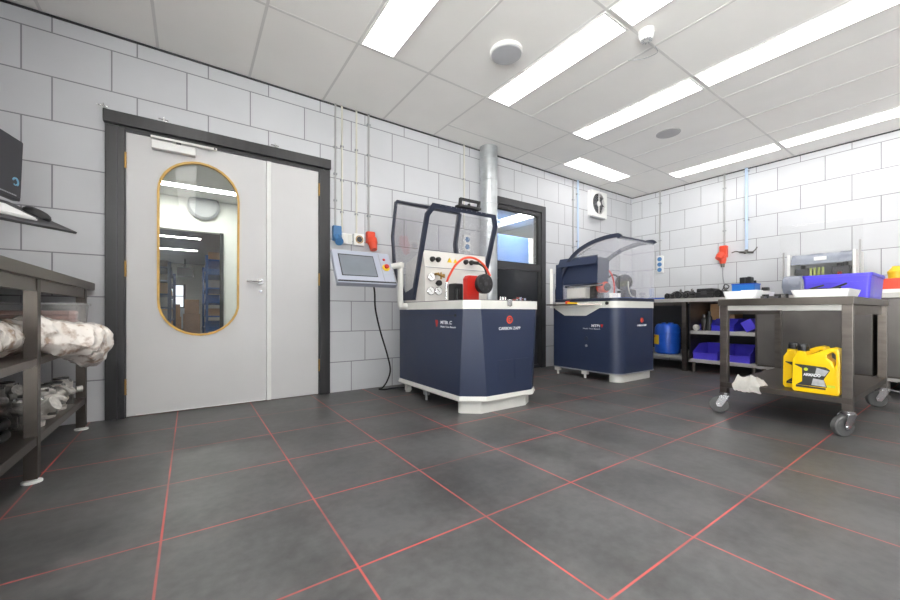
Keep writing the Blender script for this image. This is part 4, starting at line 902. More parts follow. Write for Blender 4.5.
# ------------------------------------------------------------------ stainless benches along the right wall
def bin_open(x, y, z, w, d, h, m, label, name='storage_bin', cat='bin', rot=0, group=None):
    """open-front picking bin facing -X; w along Y, d along X"""
    t = thing(name, label, cat, (x, y, z), group); e = .004
    b = bmn()
    box(b, x, x + d, y - w / 2, y + w / 2, z + .0005, z + e)
    prism(b, [(x + d - e, z + e), (x + d, z + e), (x + d, z + h), (x + d - e, z + h)], 1, y - w / 2, y + w / 2)
    for yy in (y - w / 2, y + w / 2 - e): prism(b, [(x, z + e), (x + d, z + e), (x + d, z + h), (x + d * .42, z + h), (x + d * .12, z + h * .62), (x, z + h * .55)], 1, yy, yy + e)
    box(b, x, x + e, y - w / 2, y + w / 2, z + e, z + h * .4)
    obj('tub', b, m, t, False)
    b = bmn(); bar(b, [(x - .004, y - w / 2, z + h * .4), (x - .004, y + w / 2, z + h * .4)], (1, 0, 0), .012, .010); obj('front_lip', b, m, t, False)
    for a in (y - w / 2 - .006, y + w / 2):
        b = bmn(); box(b, x + d * .42, x + d, a, a + .006, z + h - .012, z + h); obj('rim', b, m, t, False)
    return t
RF = 5.20
t = thing('steel_bench', 'open stainless bench holding the blue drum, in the far right corner', 'bench', (5.7, 2.75, 0))
b = bmn(); box(b, RF, XR - .015, 2.235, 3.30, .885, .93, .003); obj('top', b, M['steel_l'], t)
b = bmn(); box(b, RF + .02, XR - .03, 2.29, 3.28, .15, .18, .002); obj('shelf', b, M['steel_l'], t)
b = bmn(); box(b, XR - .05, XR - .03, 2.29, 3.28, .19, .88); obj('back_panel', b, M['dark'], t)
for x in (RF + .03, XR - .075):
    for y in (2.262, 3.27):
        b = bmn(); box(b, x - .026, x + .026, y - .026, y + .026, .0, .8845, .002); obj('leg', b, M['steel'], t)
b = bmn(); box(b, RF + .005, RF + .02, 2.29, 3.24, .84, .884); obj('apron', b, M['steel_d'], t)
t = thing('plastic_drum', 'blue plastic drum with a yellow label on the low shelf', 'drum', (5.46, 2.585, .18))
b = bmn(); lathe(b, (5.46, 2.585, .181), (0, 0, 1), [(0, .125), (.01, .145), (.04, .158), (.14, .160), (.15, .155), (.16, .160), (.28, .160), (.29, .155), (.30, .160), (.36, .155), (.40, .13), (.41, .115), (.405, .10)], 36); obj('body', b, M['blue'], t)
b = bmn(); cyl(b, (5.43, 2.525, .585), (5.43, 2.525, .61), .03); cyl(b, (5.50, 2.655, .585), (5.50, 2.655, .605), .025); obj('bung', b, M['blue'], t)
b = bmn(); rings(b, [[Vector((5.46 + r * math.cos(a), 2.585 + r * math.sin(a), z)) for r, z in ((.1605, .31), (.1605, .44), (.1625, .44), (.1625, .31))] for a in [math.radians(118 + 6 * k) for k in range(9)]]); obj('label', b, M['yel'], t)
b = bmn(); rings(b, [[Vector((5.46 + r * math.cos(a), 2.585 + r * math.sin(a), z)) for r, z in ((.1626, .405), (.1626, .43), (.1634, .43), (.1634, .405))] for a in [math.radians(124 + 6 * k) for k in range(4)]]); obj('label_mark', b, M['red'], t)
# shelf unit
t = thing('steel_shelf_unit', 'stainless under-counter shelf unit with violet-blue bins', 'shelf unit', (5.7, 1.86, 0))
UY0, UY1 = 1.515, 2.205
b = bmn(); box(b, RF + .02, XR - .03, UY0, UY1, .125, .165, .002); obj('bottom_shelf', b, M['steel_l'], t)
b = bmn(); box(b, RF + .02, XR - .03, UY0 + .012, UY1 - .012, .480, .522, .002); obj('middle_shelf', b, M['steel_l'], t)
b = bmn(); box(b, XR - .05, XR - .035, UY0 + .012, UY1 - .012, .166, .875); obj('back_panel', b, M['dark'], t)
for y in (UY0, UY1 - .012):
    b = bmn(); box(b, RF + .02, XR - .03, y, y + .012, .166, .884); obj('side_panel', b, M['steel'], t)
for x in (RF + .05, XR - .08):
    for y in (UY0 + .03, UY1 - .04):
        b = bmn(); cyl(b, (x, y, 0), (x, y, .125), .02); obj('foot', b, M['steel'], t)
bin_open(5.24, 2.035, .165, .27, .42, .19, M['violet'], 'violet-blue open bin on the bottom shelf, nearer the blue drum', group='violet-blue bins on the bottom shelf')
bin_open(5.24, 1.725, .165, .29, .42, .19, M['violet'], 'violet-blue open bin on the bottom shelf, nearer the steel cupboard', group='violet-blue bins on the bottom shelf')
bin_open(5.45, 2.113, .522, .135, .25, .13, M['binblue'], 'dark blue bin on the middle shelf behind the black bottles', group='dark blue bins on the middle shelf')
bin_open(5.30, 1.87, .522, .24, .38, .15, M['binblue'], 'dark blue bin on the middle shelf in front of the carton', group='dark blue bins on the middle shelf')
t = thing('storage_bin', 'small violet bin tipped on its side on the middle shelf', 'bin', (5.36, 1.60, .522))
b = bmn(); ux = Vector((0, -.86, .5)); uz = Vector((0, .5, .86)); c0 = Vector((5.38, 1.605, .603))
for a, h in ((-.05, .002), ): obox(b, c0 + uz * -.06, (1, 0, 0), ux, uz, .11, .055, .003)
for s in (-1, 1): obox(b, c0 + ux * .052 * s, (1, 0, 0), ux, uz, .11, .003, .058)
obox(b, c0 - Vector((.107, 0, 0)), (1, 0, 0), ux, uz, .003, .052, .058); obj('tub', b, M['violet'], t, False)
t = thing('cardboard_box', 'brown carton with a white printed label on the middle shelf', 'box', (5.86, 2.02, .522))
b = bmn(); box(b, 5.725, 6.0, 1.885, 2.16, .5225, .862, .004); obj('carton', b, M['card'], t)
b = bmn(); box(b, 5.7225, 5.725, 1.985, 2.055, .66, .85); lb = obj('label', b, M['paper'], t)
b = bmn()
for k in range(4): box(b, 5.7212, 5.7226, 1.995 + .02 * (k % 2), 2.03 + .015 * (k % 2), .685 + .036 * k, .707 + .036 * k)
obj('label_print', b, M['txt_k'], lb)
for k, (y, h) in enumerate(((2.085, .20), (2.025, .24))):
    t = thing('bottle', ('black bottle on the middle shelf, left of the pair', 'taller black bottle on the middle shelf, right of the pair')[k], 'bottle', (5.34, y, .522), 'black bottles on the middle shelf')
    b = bmn(); lathe(b, (5.34, y, .5225), (0, 0, 1), [(0, .028), (.01, .03), (h * .7, .03), (h * .8, .014), (h * .86, .013)], 18); obj('body', b, M['black'], t)
    b = bmn(); cyl(b, (5.34, y, .522 + h * .861), (5.34, y, .522 + h), .016, n=14); obj('cap', b, M['dark'], t)
t = thing('metal_ring', 'silver round bearing standing beside the black bottles', 'bearing', (5.29, 2.155, .522))
b = bmn(); lathe(b, (5.29, 2.145, .560), (-1, 0, 0), [(0, .02), (0, .036), (.03, .0375), (.032, .02)], 24); obj('ring', b, M['cast'], t)
# cupboard
t = thing('steel_cupboard', 'stainless under-counter cupboard with plain doors behind the wheeled table', 'cupboard', (5.7, 1.07, 0))
b = bmn(); box(b, RF + .035, XR - .03, .645, 1.512, .15, .884); obj('carcass', b, M['steel_d'], t, False)
for y0, y1 in ((.649, 1.509),):
    b = bmn(); box(b, RF + .015, RF + .0345, y0, y1, .17, .878, .003); d = obj('door', b, M['steel_door'], t)
    b = bmn(); box(b, RF + .002, RF + .014, y0 + .02, y0 + .2, .85, .865, .003); obj('handle', b, M['steel_l'], d)
b = bmn(); box(b, RF + .012, RF + .034, .645, 1.512, .125, .149); obj('plinth_rail', b, M['steel_l'], t)
for x in (RF + .06, XR - .08):
    for y in (.70, 1.46):
        b = bmn(); cyl(b, (x, y, 0), (x, y, .149), .02); obj('foot', b, M['steel'], t)
t = thing('steel_cupboard', 'stainless cupboard at the right edge beyond the wheeled table', 'cupboard', (5.7, .2, 0))
b = bmn(); box(b, RF + .055, XR - .03, -.40, .615, .15, .884); obj('carcass', b, M['steel_d'], t, False)
for y0, y1 in ((-.396, .10), (.106, .611)):
    b = bmn(); box(b, RF + .035, RF + .0545, y0, y1, .17, .878, .003); d = obj('door', b, M['steel_door'], t)
    b = bmn(); box(b, RF + .022, RF + .034, y0 + .02, y0 + .2, .85, .865, .003); obj('handle', b, M['steel_l'], d)
b = bmn(); box(b, RF + .03, RF + .054, -.40, .615, .125, .149); obj('plinth_rail', b, M['steel_l'], t)
for x in (RF + .08, XR - .08):
    for y in (-.35, .56):
        b = bmn(); cyl(b, (x, y, 0), (x, y, .149), .02); obj('foot', b, M['steel'], t)
b = bmn(); box(b, RF, XR - .015, -.42, 2.234, .8845, .93, .003)
tag(obj('worktop', b, M['steel_l']), 'long stainless worktop over the shelf unit and cupboards by the right wall', 'worktop')

# things on the right bench
BZ = .93
b = bmn(); prism(b, rrect(5.26, 5.42, 2.54, 2.76, .02), 2, BZ, BZ + .02)
tag(obj('plastic_tray', b, M['blue']), 'small flat blue tray on the bench corner beside the curved hood machine', 'tray')
def lumps(x, y, n, s, label, m='black'):
    """black machine part: stepped shaft with collars and a bent lever"""
    t = thing('machine_part', label, 'machine part', (x, y, BZ), 'black machine parts on the right bench')
    a = random.uniform(-.25, .25); d = Vector((math.cos(a), math.sin(a), 0)); L = .11 * s; r = .030 * s
    p = Vector((x, y, BZ + r * 1.3))
    b = bmn(); lathe(b, p - d * L, d, [(0, r * .6), (.02, r * .6), (.021, r * 1.25), (.06 * s, r * 1.25), (.061 * s, r), (.12 * s, r), (.121 * s, r * 1.3), (.15 * s, r * 1.3), (.151 * s, r * .5), (2 * L, r * .5)], 18); obj('shaft', b, M[m], t)
    b = bmn(); tube(b, [p + d * .02 + Vector((0, 0, r)), p + d * .05 + Vector((-.02, 0, .05 * s)), p + d * .10 + Vector((-.03, 0, .058 * s))], .008, 8); obox(b, p - Vector((0, 0, r * .65)), d, d.cross(Vector((0, 0, 1))), (0, 0, 1), L * .7, r * 1.4, r * .6, .004); obj('lever', b, M['cast_d'], t)
for k, (x, y, s, l) in enumerate(((5.34, 2.475, 1.0, 'black machine part nearest the flat blue tray on the right bench'), (5.68, 2.52, 1.5, 'larger black machine part standing behind the flat blue tray'), (5.35, 2.365, 1.15, 'black machine part in the front row, second from the flat blue tray'),
        (5.69, 2.385, 1.5, 'larger black machine part in the back row, second from the flat blue tray'), (5.35, 2.25, 1.1, 'black machine part in the front row, touching the flat black case'), (5.80, 2.255, 1.4, 'larger black machine part in the back row beside the flat black case'), (5.46, 1.915, 1.3, 'black machine part between the flat black case and the bright blue bin'))):
    lumps(x, y, 3, s, l)
t = thing('tool_case', 'flat black tool case lying on the right bench', 'case', (5.48, 2.09, BZ))
b = bmn(); box(b, 5.36, 5.60, 1.995, 2.19, BZ, BZ + .075, .012); obj('base', b, M['black'], t)
b = bmn(); box(b, 5.365, 5.595, 2.0, 2.185, BZ + .0752, BZ + .125, .012); obj('lid', b, M['black'], t)
b = bmn(); box(b, 5.352, 5.36, 2.06, 2.13, BZ + .05, BZ + .09, .003); obj('catch', b, M['dark'], t)
b = bmn(); tube(b, [(5.64, 2.02, BZ + .008), (5.65, 1.99, BZ + .12), (5.64, 1.96, BZ + .18), (5.64, 1.92, BZ + .15), (5.63, 1.95, BZ + .11), (5.64, 1.98, BZ + .16), (5.66, 1.96, BZ + .06), (5.66, 1.95, BZ + .009)], .006, 8)
tag(obj('cable_loop', b, M['dark']), 'dark looped cable standing up behind the black tool case', 'cable')
t = thing('storage_bin', 'bright blue bin holding a black block on the right bench', 'bin', (5.55, 1.715, BZ))
b = bmn(); o_ = rrect(5.45, 5.65, 1.60, 1.83, .015); i_ = rrect(5.456, 5.644, 1.606, 1.824, .012)
rings(b, [[Vector((x, y, z)) for x, y in p] for p, z in ((o_, BZ), (o_, BZ + .165), (i_, BZ + .165), (i_, BZ + .02))]); obj('tub', b, pbr('bright_blue_plastic', rgb(40, 122, 214), .35, var=.05), t)
b = bmn(); bar(b, [(x, y, BZ + .16) for x, y in o_], (0, 0, 1), .012, .014, closed=True); obj('rim', b, M['blue'], t)
t = thing('battery_block', 'black square block sticking up out of the bright blue bin', 'block', (5.55, 1.71, BZ + .02))
b = bmn(); box(b, 5.50, 5.60, 1.65, 1.765, BZ + .0205, BZ + .245, .006); obj('case', b, M['black'], t)
b = bmn(); box(b, 5.495, 5.4999, 1.705, 1.712, BZ + .1, BZ + .24); box(b, 5.52, 5.58, 1.67, 1.69, BZ + .245, BZ + .252); obj('groove', b, M['dark'], t)
b = bmn(); cyl(b, (5.53, 1.62, BZ + .022), (5.53, 1.62, BZ + .20), .014, n=14)
tag(obj('small_bottle', b, M['black']), 'small black cylinder in the bright blue bin beside the block', 'cylinder')
t = thing('hand_tool', 'small beige and black tool on the bench behind the white tray', 'tool', (5.45, 1.50, BZ))
b = bmn(); box(b, 5.42, 5.50, 1.46, 1.55, BZ, BZ + .07, .008); obj('body', b, M['beige'], t)
b = bmn(); box(b, 5.425, 5.495, 1.47, 1.53, BZ + .0705, BZ + .11, .006); cyl(b, (5.41, 1.52, BZ + .04), (5.42, 1.52, BZ + .04), .02); obj('head', b, M['black'], t)
# small bench-top tester with smoky hood
t = thing('bench_tester', 'bench-top tester with smoky grey hood and clear guard on the right bench', 'machine', (5.75, 1.07, BZ))
gx0, gx1, gy0, gy1 = 5.55, 5.98, .80, 1.34
b = bmn(); box(b, gx0, gx1, gy0, gy1, BZ, BZ + .19, .008); obj('base', b, M['white_enamel'], t)
b = bmn(); box(b, gx0 - .0, gx0 + .03, gy0 + .01, gy1 - .01, BZ + .191, BZ + .215, .003); obj('front_rail', b, M['white'], t)
b = bmn(); cen = (gx1 - .12, BZ + .28)
arc = [(gx0 + .04, BZ + .355), (gx0 + .06, BZ + .42), (gx0 + .11, BZ + .462), (gx0 + .2, BZ + .475), (gx1 - .02, BZ + .475)]
arc2 = [(p.x, p.y) for p in smooth_path([(a, c, 0) for a, c in arc], 5)]
prism(b, arc2 + [(x_, z_ - .006) for x_, z_ in reversed(arc2)], 1, gy0 + .03, gy1 - .03); obj('smoky_hood', b, M['smoke'], t)
b = bmn(); box(b, gx1 - .02, gx1 - .01, gy0 + .03, gy1 - .03, BZ + .19, BZ + .47); obj('rear_plate', b, M['grey'], t)
for y in (gy0, gy1 - .026):
    b = bmn(); box(b, gx0 + .03, gx1, y, y + .026, BZ + .191, BZ + .47, .003); obj('side_plate', b, M['white'], t)
b = bmn(); box(b, gx0 + .01, gx0 + .014, gy0 - .05, gy1 + .06, BZ + .20, BZ + .80); obj('clear_guard', b, clear('thin_guard', refl=.02, body=.03, bodycol=(.9, .9, .9, 1)), t)
b = bmn(); box(b, gx0 + .016, gx0 + .028, gy0 - .035, gy0 - .02, BZ + .19, BZ + .56); box(b, gx0 + .016, gx0 + .028, gy1 + .02, gy1 + .035, BZ + .19, BZ + .50); obj('guard_post', b, M['conduit'], t)
b = bmn(); box(b, gx0 + .044, gx0 + .050, 1.02, 1.12, BZ + .385, BZ + .425, .002); obj('badge', b, M['paper'], t)
for k in range(4):
    b = bmn(); cyl(b, (gx0 + .08, 1.055 + k * .032, BZ + .191), (gx0 + .08, 1.055 + k * .032, BZ + .31), .011, n=12); obj('vial', b, M['tube'], t)
b = bmn()
for y, h in ((1.28, .1), (1.24, .16), (1.19, .13), (.95, .16), (.90, .17), (.85, .11)): cyl(b, (gx0 + .2, y, BZ + .191), (gx0 + .2, y, BZ + .191 + h), .02, n=14)
box(b, gx0 + .15, gx0 + .3, .86, 1.0, BZ + .191, BZ + .32, .01); box(b, gx0 + .15, gx0 + .3, 1.16, 1.3, BZ + .191, BZ + .31, .01); obj('fixtures', b, M['dark'], t)
b = bmn(); cyl(b, (gx0 + .1, .93, BZ + .191), (gx0 + .1, .93, BZ + .25), .018, n=14); obj('red_stop', b, M['red'], t)
b = bmn(); lathe(b, (5.42, 1.165, BZ + .112), (0, 1, 0), [(0, .09), (.01, .105), (.15, .105), (.16, .09)], 32); cy = tag(obj('roller', b, M['smoke']), 'smoky grey cylinder on the bench left of the violet bin', 'cylinder')
t = thing('storage_bin', 'orange-red bin on the bench at the right edge', 'bin', (5.5, .52, BZ))
b = bmn(); o_ = rrect(5.40, 5.66, .30, .66, .015); i_ = rrect(5.406, 5.654, .306, .654, .012)
rings(b, [[Vector((x, y, z)) for x, y in p] for p, z in ((o_, BZ + .04), (o_, BZ + .14), (i_, BZ + .14), (i_, BZ + .06))]); obj('tub', b, M['redplug'], t)
b = bmn(); box(b, 5.385, 5.67, .28, .675, BZ, BZ + .0395, .004); obj('white_base', b, M['white'], t)
b = bmn(); lathe(b, (5.53, .53, BZ + .061), (0, 0, 1), [(0, .05), (.12, .055), (.15, .06), (.19, .03), (.2, .028)], 20); tag(obj('spray_cap', b, M['yel']), 'yellow canister in the orange-red bin at the right edge', 'canister')

# ------------------------------------------------------------------ wheeled stainless table
KX0, KX1, KY0, KY1 = 3.245, 4.56, .475, 1.175
t = thing('wheeled_table', 'stainless steel table on four castors in the right foreground', 'table', (3.9, .825, 0))
b = bmn(); box(b, KX0, KX1, KY0, KY1, .800, .848, .003); obj('top', b, M['steel_d'], t)
for a in ((KX0 + .03, KX0 + .045), (KX1 - .045, KX1 - .03)):
    b = bmn(); box(b, a[0], a[1], KY0 + .054, KY1 - .054, .765, .7995); obj('end_apron', b, M['steel_l'], t, False)
for a in ((KY0 + .03, KY0 + .045), (KY1 - .045, KY1 - .03)):
    b = bmn(); box(b, KX0 + .064, KX1 - .064, a[0], a[1], .735, .7995); obj('side_apron', b, M['steel_d'], t, False)
b = bmn(); box(b, KX0 + .015, KX1 - .015, KY0 + .01, KY1 - .01, .196, .232, .002); obj('shelf', b, M['steel_d'], t)
for x in (KX0 + .04, KX1 - .04):
    for y in (KY0 + .03, KY1 - .03):
        s = .0235; b = bmn(); box(b, x - s, x + s, y - s, y + s, .155, .7995, .002); obj('leg', b, M['steel'], t)
def caster(x, y, ang, brake):
    d = Vector((math.cos(ang), math.sin(ang), 0)); s = d.cross(Vector((0, 0, 1))); p = Vector((x, y, 0)); w = p + d * .035 + Vector((0, 0, .0625))
    b = bmn(); cyl(b, (x, y, .146), (x, y, .1545), .034); cyl(b, (x, y, .130), (x, y, .146), .028)
    for k in (-1, 1):
        c = s * .030 * k
        rings(b, [[p + c + o + d * a + Vector((0, 0, z)) for a, z in ((-.026, .134), (.028, .134), (.055, .075), (.048, .048), (.022, .048), (.0, .08))] for o in (s * -.0016, s * .0016)])
    obox(b, p + Vector((0, 0, .132)), d, s, (0, 0, 1), .027, .031, .003); cyl(b, w - s * .036, w + s * .036, .008, n=10)
    if brake: obox(b, p - d * .05 + Vector((0, 0, .135)), (d + Vector((0, 0, .2))).normalized(), s, (Vector((0, 0, 1)) - d * .2).normalized(), .04, .02, .003, .002)
    c = obj('caster', b, M['chrome'], t)
    b = bmn(); lathe(b, w - s * .0185, s, [(0, .045), (0, .056), (.006, .0622), (.031, .0622), (.037, .056), (.037, .045)], 32); obj('tyre', b, M['wheel'], c)
    b = bmn(); lathe(b, w - s * .018, s, [(0, .014), (.003, .045), (.033, .045), (.036, .014)], 24); obj('wheel_hub', b, M['white_enamel'], c)
caster(KX0 + .04, KY1 - .03, PI / 2 + .35, False); caster(KX0 + .04, KY0 + .03, PI / 2 + 1.0, False); caster(KX1 - .04, KY0 + .03, PI / 2 + .6, True); caster(KX1 - .04, KY1 - .03, PI / 2 + .2, False)
# jerrycans
def jerrycan(y, x, dz, label, front):
    """oil can, broad side facing -X, handle at its right (towards -Y)"""
    t = thing('oil_can', label, 'oil can', (x, y, .232), 'yellow oil cans on the wheeled table')
    z0 = .2325; th = .11
    # outline in (u,z): u grows to the right = -Y
    w_ = .80
    out = [(-.128, 0), (.128, 0), (.142, .014), (.146, .20), (.140, .262), (.128, .280), (.10, .286), (.06, .276), (-.02, .240), (-.05, .236), (-.052, .255), (-.112, .255), (-.114, .236), (-.138, .205), (-.142, .014)]
    hole = [(.112, .168), (.118, .20), (.115, .245), (.10, .258), (.068, .240), (.072, .222), (.098, .205)]
    out = [(u * w_, v * 1.04) for u, v in out]; hole = [(u * w_, v * 1.04) for u, v in hole]
    b = bmn(); plate_hole(b, out, hole, lambda u, v, d: Vector((x + d, y - u, z0 + v)), th)
    bmesh.ops.recalc_face_normals(b, faces=b.faces[:])
    es = [e for e in b.edges if abs(e.verts[0].co.x - e.verts[1].co.x) < 1e-6 and len(e.link_faces) == 2 and e.calc_face_angle(0) > .5]
    bmesh.ops.bevel(b, geom=es, offset=.010, segments=2, affect='EDGES', profile=.6)
    body = obj('body', b, M['yellow'], t)
    b = bmn(); cyl(b, (x + th / 2, y + .066, z0 + .2655), (x + th / 2, y + .066, z0 + .295), .030); obj('cap', b, M['black'], t)
    b = bmn(); lathe(b, (x + th / 2, y + .066, z0 + .2952), (0, 0, 1), [(0, .027), (.014, .025), (.016, .018)], 20); obj('cap_top', b, M['dark'], t)
    b = bmn(); prism(b, [(y + .0574, z0 + .045), (y + .0902, z0 + .045), (y + .0615, z0 + .07), (y + .0615, z0 + .155), (y + .0968, z0 + .175), (y + .0968, z0 + .180), (y - .0492, z0 + .172), (y - .0697, z0 + .155), (y - .0410, z0 + .095), (y - .0558, z0 + .045)], 0, x - .0012, x - .0004)
    lb = obj('label', b, M['txt_k'], t, False)
    b = bmn(); prism(b, [(y - .0082, z0 + .165), (y - .0640, z0 + .150), (y - .0451, z0 + .115), (y + .0000, z0 + .12)], 0, x - .002, x - .0013); prism(b, [(y + .0082, z0 + .095), (y - .0410, z0 + .09), (y - .0508, z0 + .05), (y + .0164, z0 + .052)], 0, x - .002, x - .0013); obj('label_picture', b, M['txt_g'], lb, False)
    text('lettering', 'ARMADO', .024, (x - .0022, y + .0541, z0 + .108), (0, -1, 0), (0, 0, 1), M['txt_w'], lb, width=.082, bold=.001)
    b = bmn(); cyl(b, (x - .0021, y + .0426, z0 + .150), (x - .0013, y + .0426, z0 + .150), .010, n=18); obj('label_accent', b, M['txt_y'], lb, False)
    b = bmn(); prism(b, [(y - .0574, z0 + .047), (y - .0918, z0 + .047), (y - .0918, z0 + .062), (y - .0525, z0 + .062)], 0, x - .0015, x - .0005); obj('label_stripe', b, M['txt_y'], lb, False)
    b = bmn(); prism(b, [(y + .0918, z0 + .03), (y - .0492, z0 + .03), (y - .0492, z0 + .040), (y + .0918, z0 + .044)], 0, x - .0013, x - .0004); obj('label_base_line', b, M['txt_k'], lb, False)
    return t
jerrycan(.652, 3.285, 0, 'nearer yellow oil can with its whole printed label showing', True)
jerrycan(.728, 3.402, 0, 'yellow oil can behind, half hidden by the nearer can', False)
# rag over the shelf edge
b = bmn(); nx, ny = 30, 26; grid = {}
for i in range(nx):
    for j in range(ny):
        u, v = i / (nx - 1), j / (ny - 1)
        x = KX0 - .035 + .17 * v; y = 1.075 - .16 * u + .012 * math.sin(v * 7)
        k = noise.noise(Vector((u * 3.1, v * 3.3, .4))) * .6 + noise.noise(Vector((u * 7, v * 7, 2.2))) * .4
        edge = min(1, 5 * min(u, v, 1 - u, 1 - v) + .15)
        z = .2335 + (.042 + .06 * k) * edge * (1.1 - .3 * v)
        z = max(z, .2335)
        if x < KX0 + .014:
            hang = KX0 + .014 - x; z = .2335 - hang * .95 + .012 * k; x = KX0 + .008 - .012 * abs(k) - .003
        grid[i, j] = b.verts.new((x, y, z + .004 * noise.noise(Vector((u * 15, v * 15, 9)))))
for i in range(nx - 1):
    for j in range(ny - 1): b.faces.new((grid[i, j], grid[i + 1, j], grid[i + 1, j + 1], grid[i, j + 1]))
fs = b.faces[:]
ex = bmesh.ops.solidify(b, geom=fs, thickness=.004)
tag(obj('cleaning_rag', b, M['cloth']), 'crumpled white rag on the lower shelf of the wheeled table', 'rag')
# things on the wheeled table
TZ = .8485
def flat_tray(x0, x1, y0, y1, h, label):
    t = thing('white_tray', label, 'tray', ((x0 + x1) / 2, (y0 + y1) / 2, TZ), 'flat white trays on the wheeled table')
    b = bmn(); o_ = rrect(x0, x1, y0, y1, .02); i_ = rrect(x0 + .006, x1 - .006, y0 + .006, y1 - .006, .016)
    rings(b, [[Vector((x, y, z)) for x, y in p] for p, z in ((rrect(x0 + .015, x1 - .015, y0 + .015, y1 - .015, .02), TZ), (o_, TZ + h), (i_, TZ + h), (rrect(x0 + .02, x1 - .02, y0 + .02, y1 - .02, .016), TZ + .006))]); obj('tray', b, M['paper'], t)
    return t
flat_tray(3.29, 3.70, .955, 1.165, .058, 'flat white tray at the left end of the wheeled table')
flat_tray(3.29, 3.66, .50, .775, .050, 'flat white tray in front of the violet bin')
def plier(x, y, z, a, label):
    t = thing('pliers', label, 'pliers', (x, y, z), 'black tools on the white tray')
    d = Vector((math.cos(a), math.sin(a), 0)); s = Vector((-d.y, d.x, 0)); p = Vector((x, y, z + .008))
    b = bmn(); tube(b, [p, p + d * .03 + s * .012 + Vector((0, 0, .012)), p + d * .09 + s * .016 + Vector((0, 0, .03))], .006, 8); obj('handle', b, M['black'], t)
    b = bmn(); tube(b, [p, p + d * .03 - s * .012 + Vector((0, 0, .004)), p + d * .09 - s * .02 + Vector((0, 0, .004))], .006, 8); obj('handle', b, M['black'], t)
    b = bmn(); rings(b, [[p + s * w + Vector((0, 0, h)) + d * u for w, h in ((-.01 * k, -.006), (.01 * k, -.006), (.01 * k, .006), (-.01 * k, .006))] for u, k in ((.012, 1), (-.01, 1.2), (-.05, .3))]); obj('jaw', b, M['cast_d'], t)
plier(3.36, .70, TZ + .042, -.9, 'black-handled pliers on the front tray, left of the pair')
plier(3.36, .60, TZ + .042, -2.2, 'black-handled pliers on the front tray, right of the pair')
for k, (x, y, a, l) in enumerate(((3.35, .93, .1, 'dark spanner on the table between the two white trays, nearest the left tray'), (3.36, .875, -.1, 'dark spanner on the table midway between the white trays'), (3.35, .82, .15, 'dark spanner on the table beside the front white tray'))):
    t = thing('spanner', l, 'spanner', (x, y, TZ), 'dark spanners on the wheeled table')
    d = Vector((math.cos(a), math.sin(a), 0)); p = Vector((x, y, TZ + .008))
    b = bmn(); obox(b, p, d, d.cross(Vector((0, 0, 1))), (0, 0, 1), .05, .008, .006, .002); obj('shank', b, M['cast_d'], t)
    b = bmn(); lathe(b, p + d * .055 - Vector((0, 0, .007)), (0, 0, 1), [(0, .012), (0, .02), (.03, .02), (.03, .012)], 18); obj('jaw', b, M['black'], t)
t = thing('storage_bin', 'large violet bin on top of the wheeled table', 'bin', (4.2, .70, TZ))
vx0, vx1, vy0, vy1 = 3.98, 4.52, .495, .86
b = bmn(); o0 = rrect(vx0 + .01, vx1 - .02, vy0 + .012, vy1 - .005, .02); o1 = rrect(vx0, vx1, vy0, vy1, .02); i1 = rrect(vx0 + .006, vx1 - .006, vy0 + .006, vy1 - .006, .016); i0 = rrect(vx0 + .02, vx1 - .03, vy0 + .02, vy1 - .02, .016)
rings(b, [[Vector((x, y, z)) for x, y in p] for p, z in ((o0, TZ), (o1, TZ + .185), (i1, TZ + .185), (i0, TZ + .008))]); obj('tub', b, M['violet'], t)
b = bmn(); bar(b, [(x, y, TZ + .178) for x, y in o1], (0, 0, 1), .012, .02, closed=True); box(b, vx0 - .006, vx0 + .001, vy0 + .04, vy1 - .04, TZ + .128, TZ + .136); obj('rim', b, M['violet'], t)
b = bmn(); box(b, vx1 - .001, vx1 + .02, vy0 + .05, vy1 - .05, TZ + .06, TZ + .16, .006); obj('end_grip', b, M['violet'], t)
b = bmn(); obox(b, (4.20, .70, TZ + .187), (1, 0, .0), (0, 1, .0), (0, 0, 1), .20, .12, .0015)
o = tag(obj('paper_sheet', b, M['paper']), 'white sheet lying across the open violet bin', 'paper')
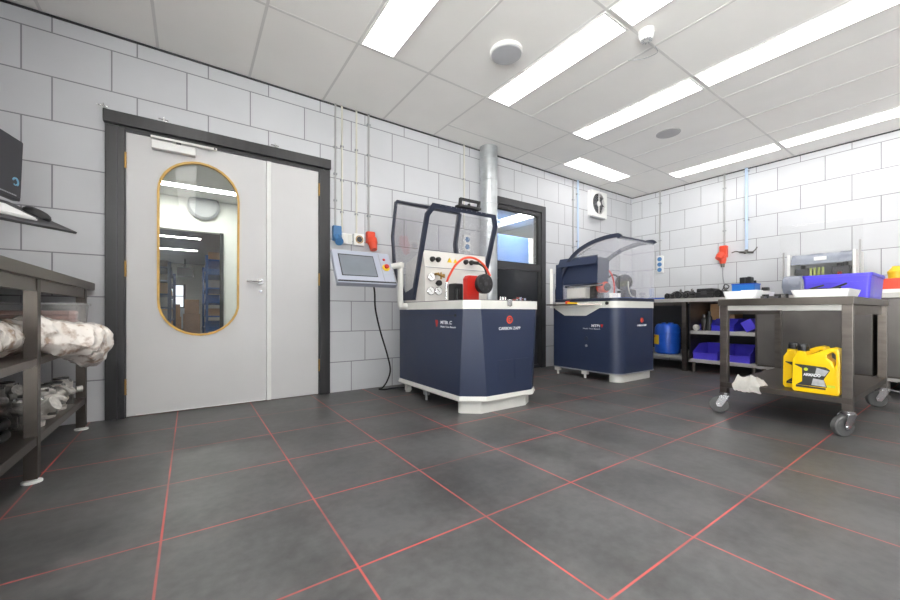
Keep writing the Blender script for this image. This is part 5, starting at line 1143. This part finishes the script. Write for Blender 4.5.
for k, y in enumerate((1.02,)):
    b = bmn(); obox(b, (3.42, y, TZ + .062), (1, 0, 0), (0, 1, 0), (0, 0, 1), .06, .05, .004, .001); tag(obj('note_pad', b, M['paper']), 'white pad on the left white tray', 'pad')
b = bmn(); cyl(b, (4.50, .52, .8481), (4.50, .52, .875), .016, n=14)
bm_ = b; b.free()

# ------------------------------------------------------------------ daylight, camera, view
UNDERGLOW, SKY = 24.0, 4.0
w = bpy.data.worlds.new('World'); S.world = w; w.use_nodes = True; nt = w.node_tree; nt.nodes.clear()
o = nt.nodes.new('ShaderNodeOutputWorld'); # overcast sky above an added bright lower half that lifts the ceiling
bg = nt.nodes.new('ShaderNodeBackground'); bg.inputs[1].default_value = 1.0
tcw = nt.nodes.new('ShaderNodeTexCoord'); sxw = nt.nodes.new('ShaderNodeSeparateXYZ'); rw = nt.nodes.new('ShaderNodeValToRGB')
mw = nt.nodes.new('ShaderNodeMapRange'); mw.inputs[1].default_value = -1; mw.inputs[2].default_value = 1
nt.links.new(tcw.outputs['Generated'], sxw.inputs[0]); nt.links.new(sxw.outputs[2], mw.inputs[0]); nt.links.new(mw.outputs[0], rw.inputs[0])
rw.color_ramp.elements[0].position = .49; rw.color_ramp.elements[0].color = (UNDERGLOW, UNDERGLOW, UNDERGLOW * .97, 1)
rw.color_ramp.elements[1].position = .51; rw.color_ramp.elements[1].color = (SKY * .95, SKY * .98, SKY, 1)
nt.links.new(rw.outputs[0], bg.inputs[0]); nt.links.new(bg.outputs[0], o.inputs[0])
cam = bpy.data.cameras.new('Camera'); co = bpy.data.objects.new('Camera', cam); COL.objects.link(co)
TH = .9668
fwd = Vector((math.cos(TH), math.sin(TH), 0)); right = Vector((math.sin(TH), -math.cos(TH), 0)); up_ = Vector((0, 0, 1))
mt = Matrix((right, up_, -fwd)).transposed().to_4x4(); mt.translation = Vector((0, 0, .7513)); co.matrix_world = mt
cam.sensor_width = 36; cam.lens = 375.68 / 900 * 36; cam.shift_y = 12.31 / 900; cam.clip_start = .05; cam.clip_end = 100
S.camera = co
S.view_settings.view_transform = 'Standard'; S.view_settings.look = 'None'; S.view_settings.gamma = 1; S.view_settings.use_curve_mapping = False
S.view_settings.exposure = .30
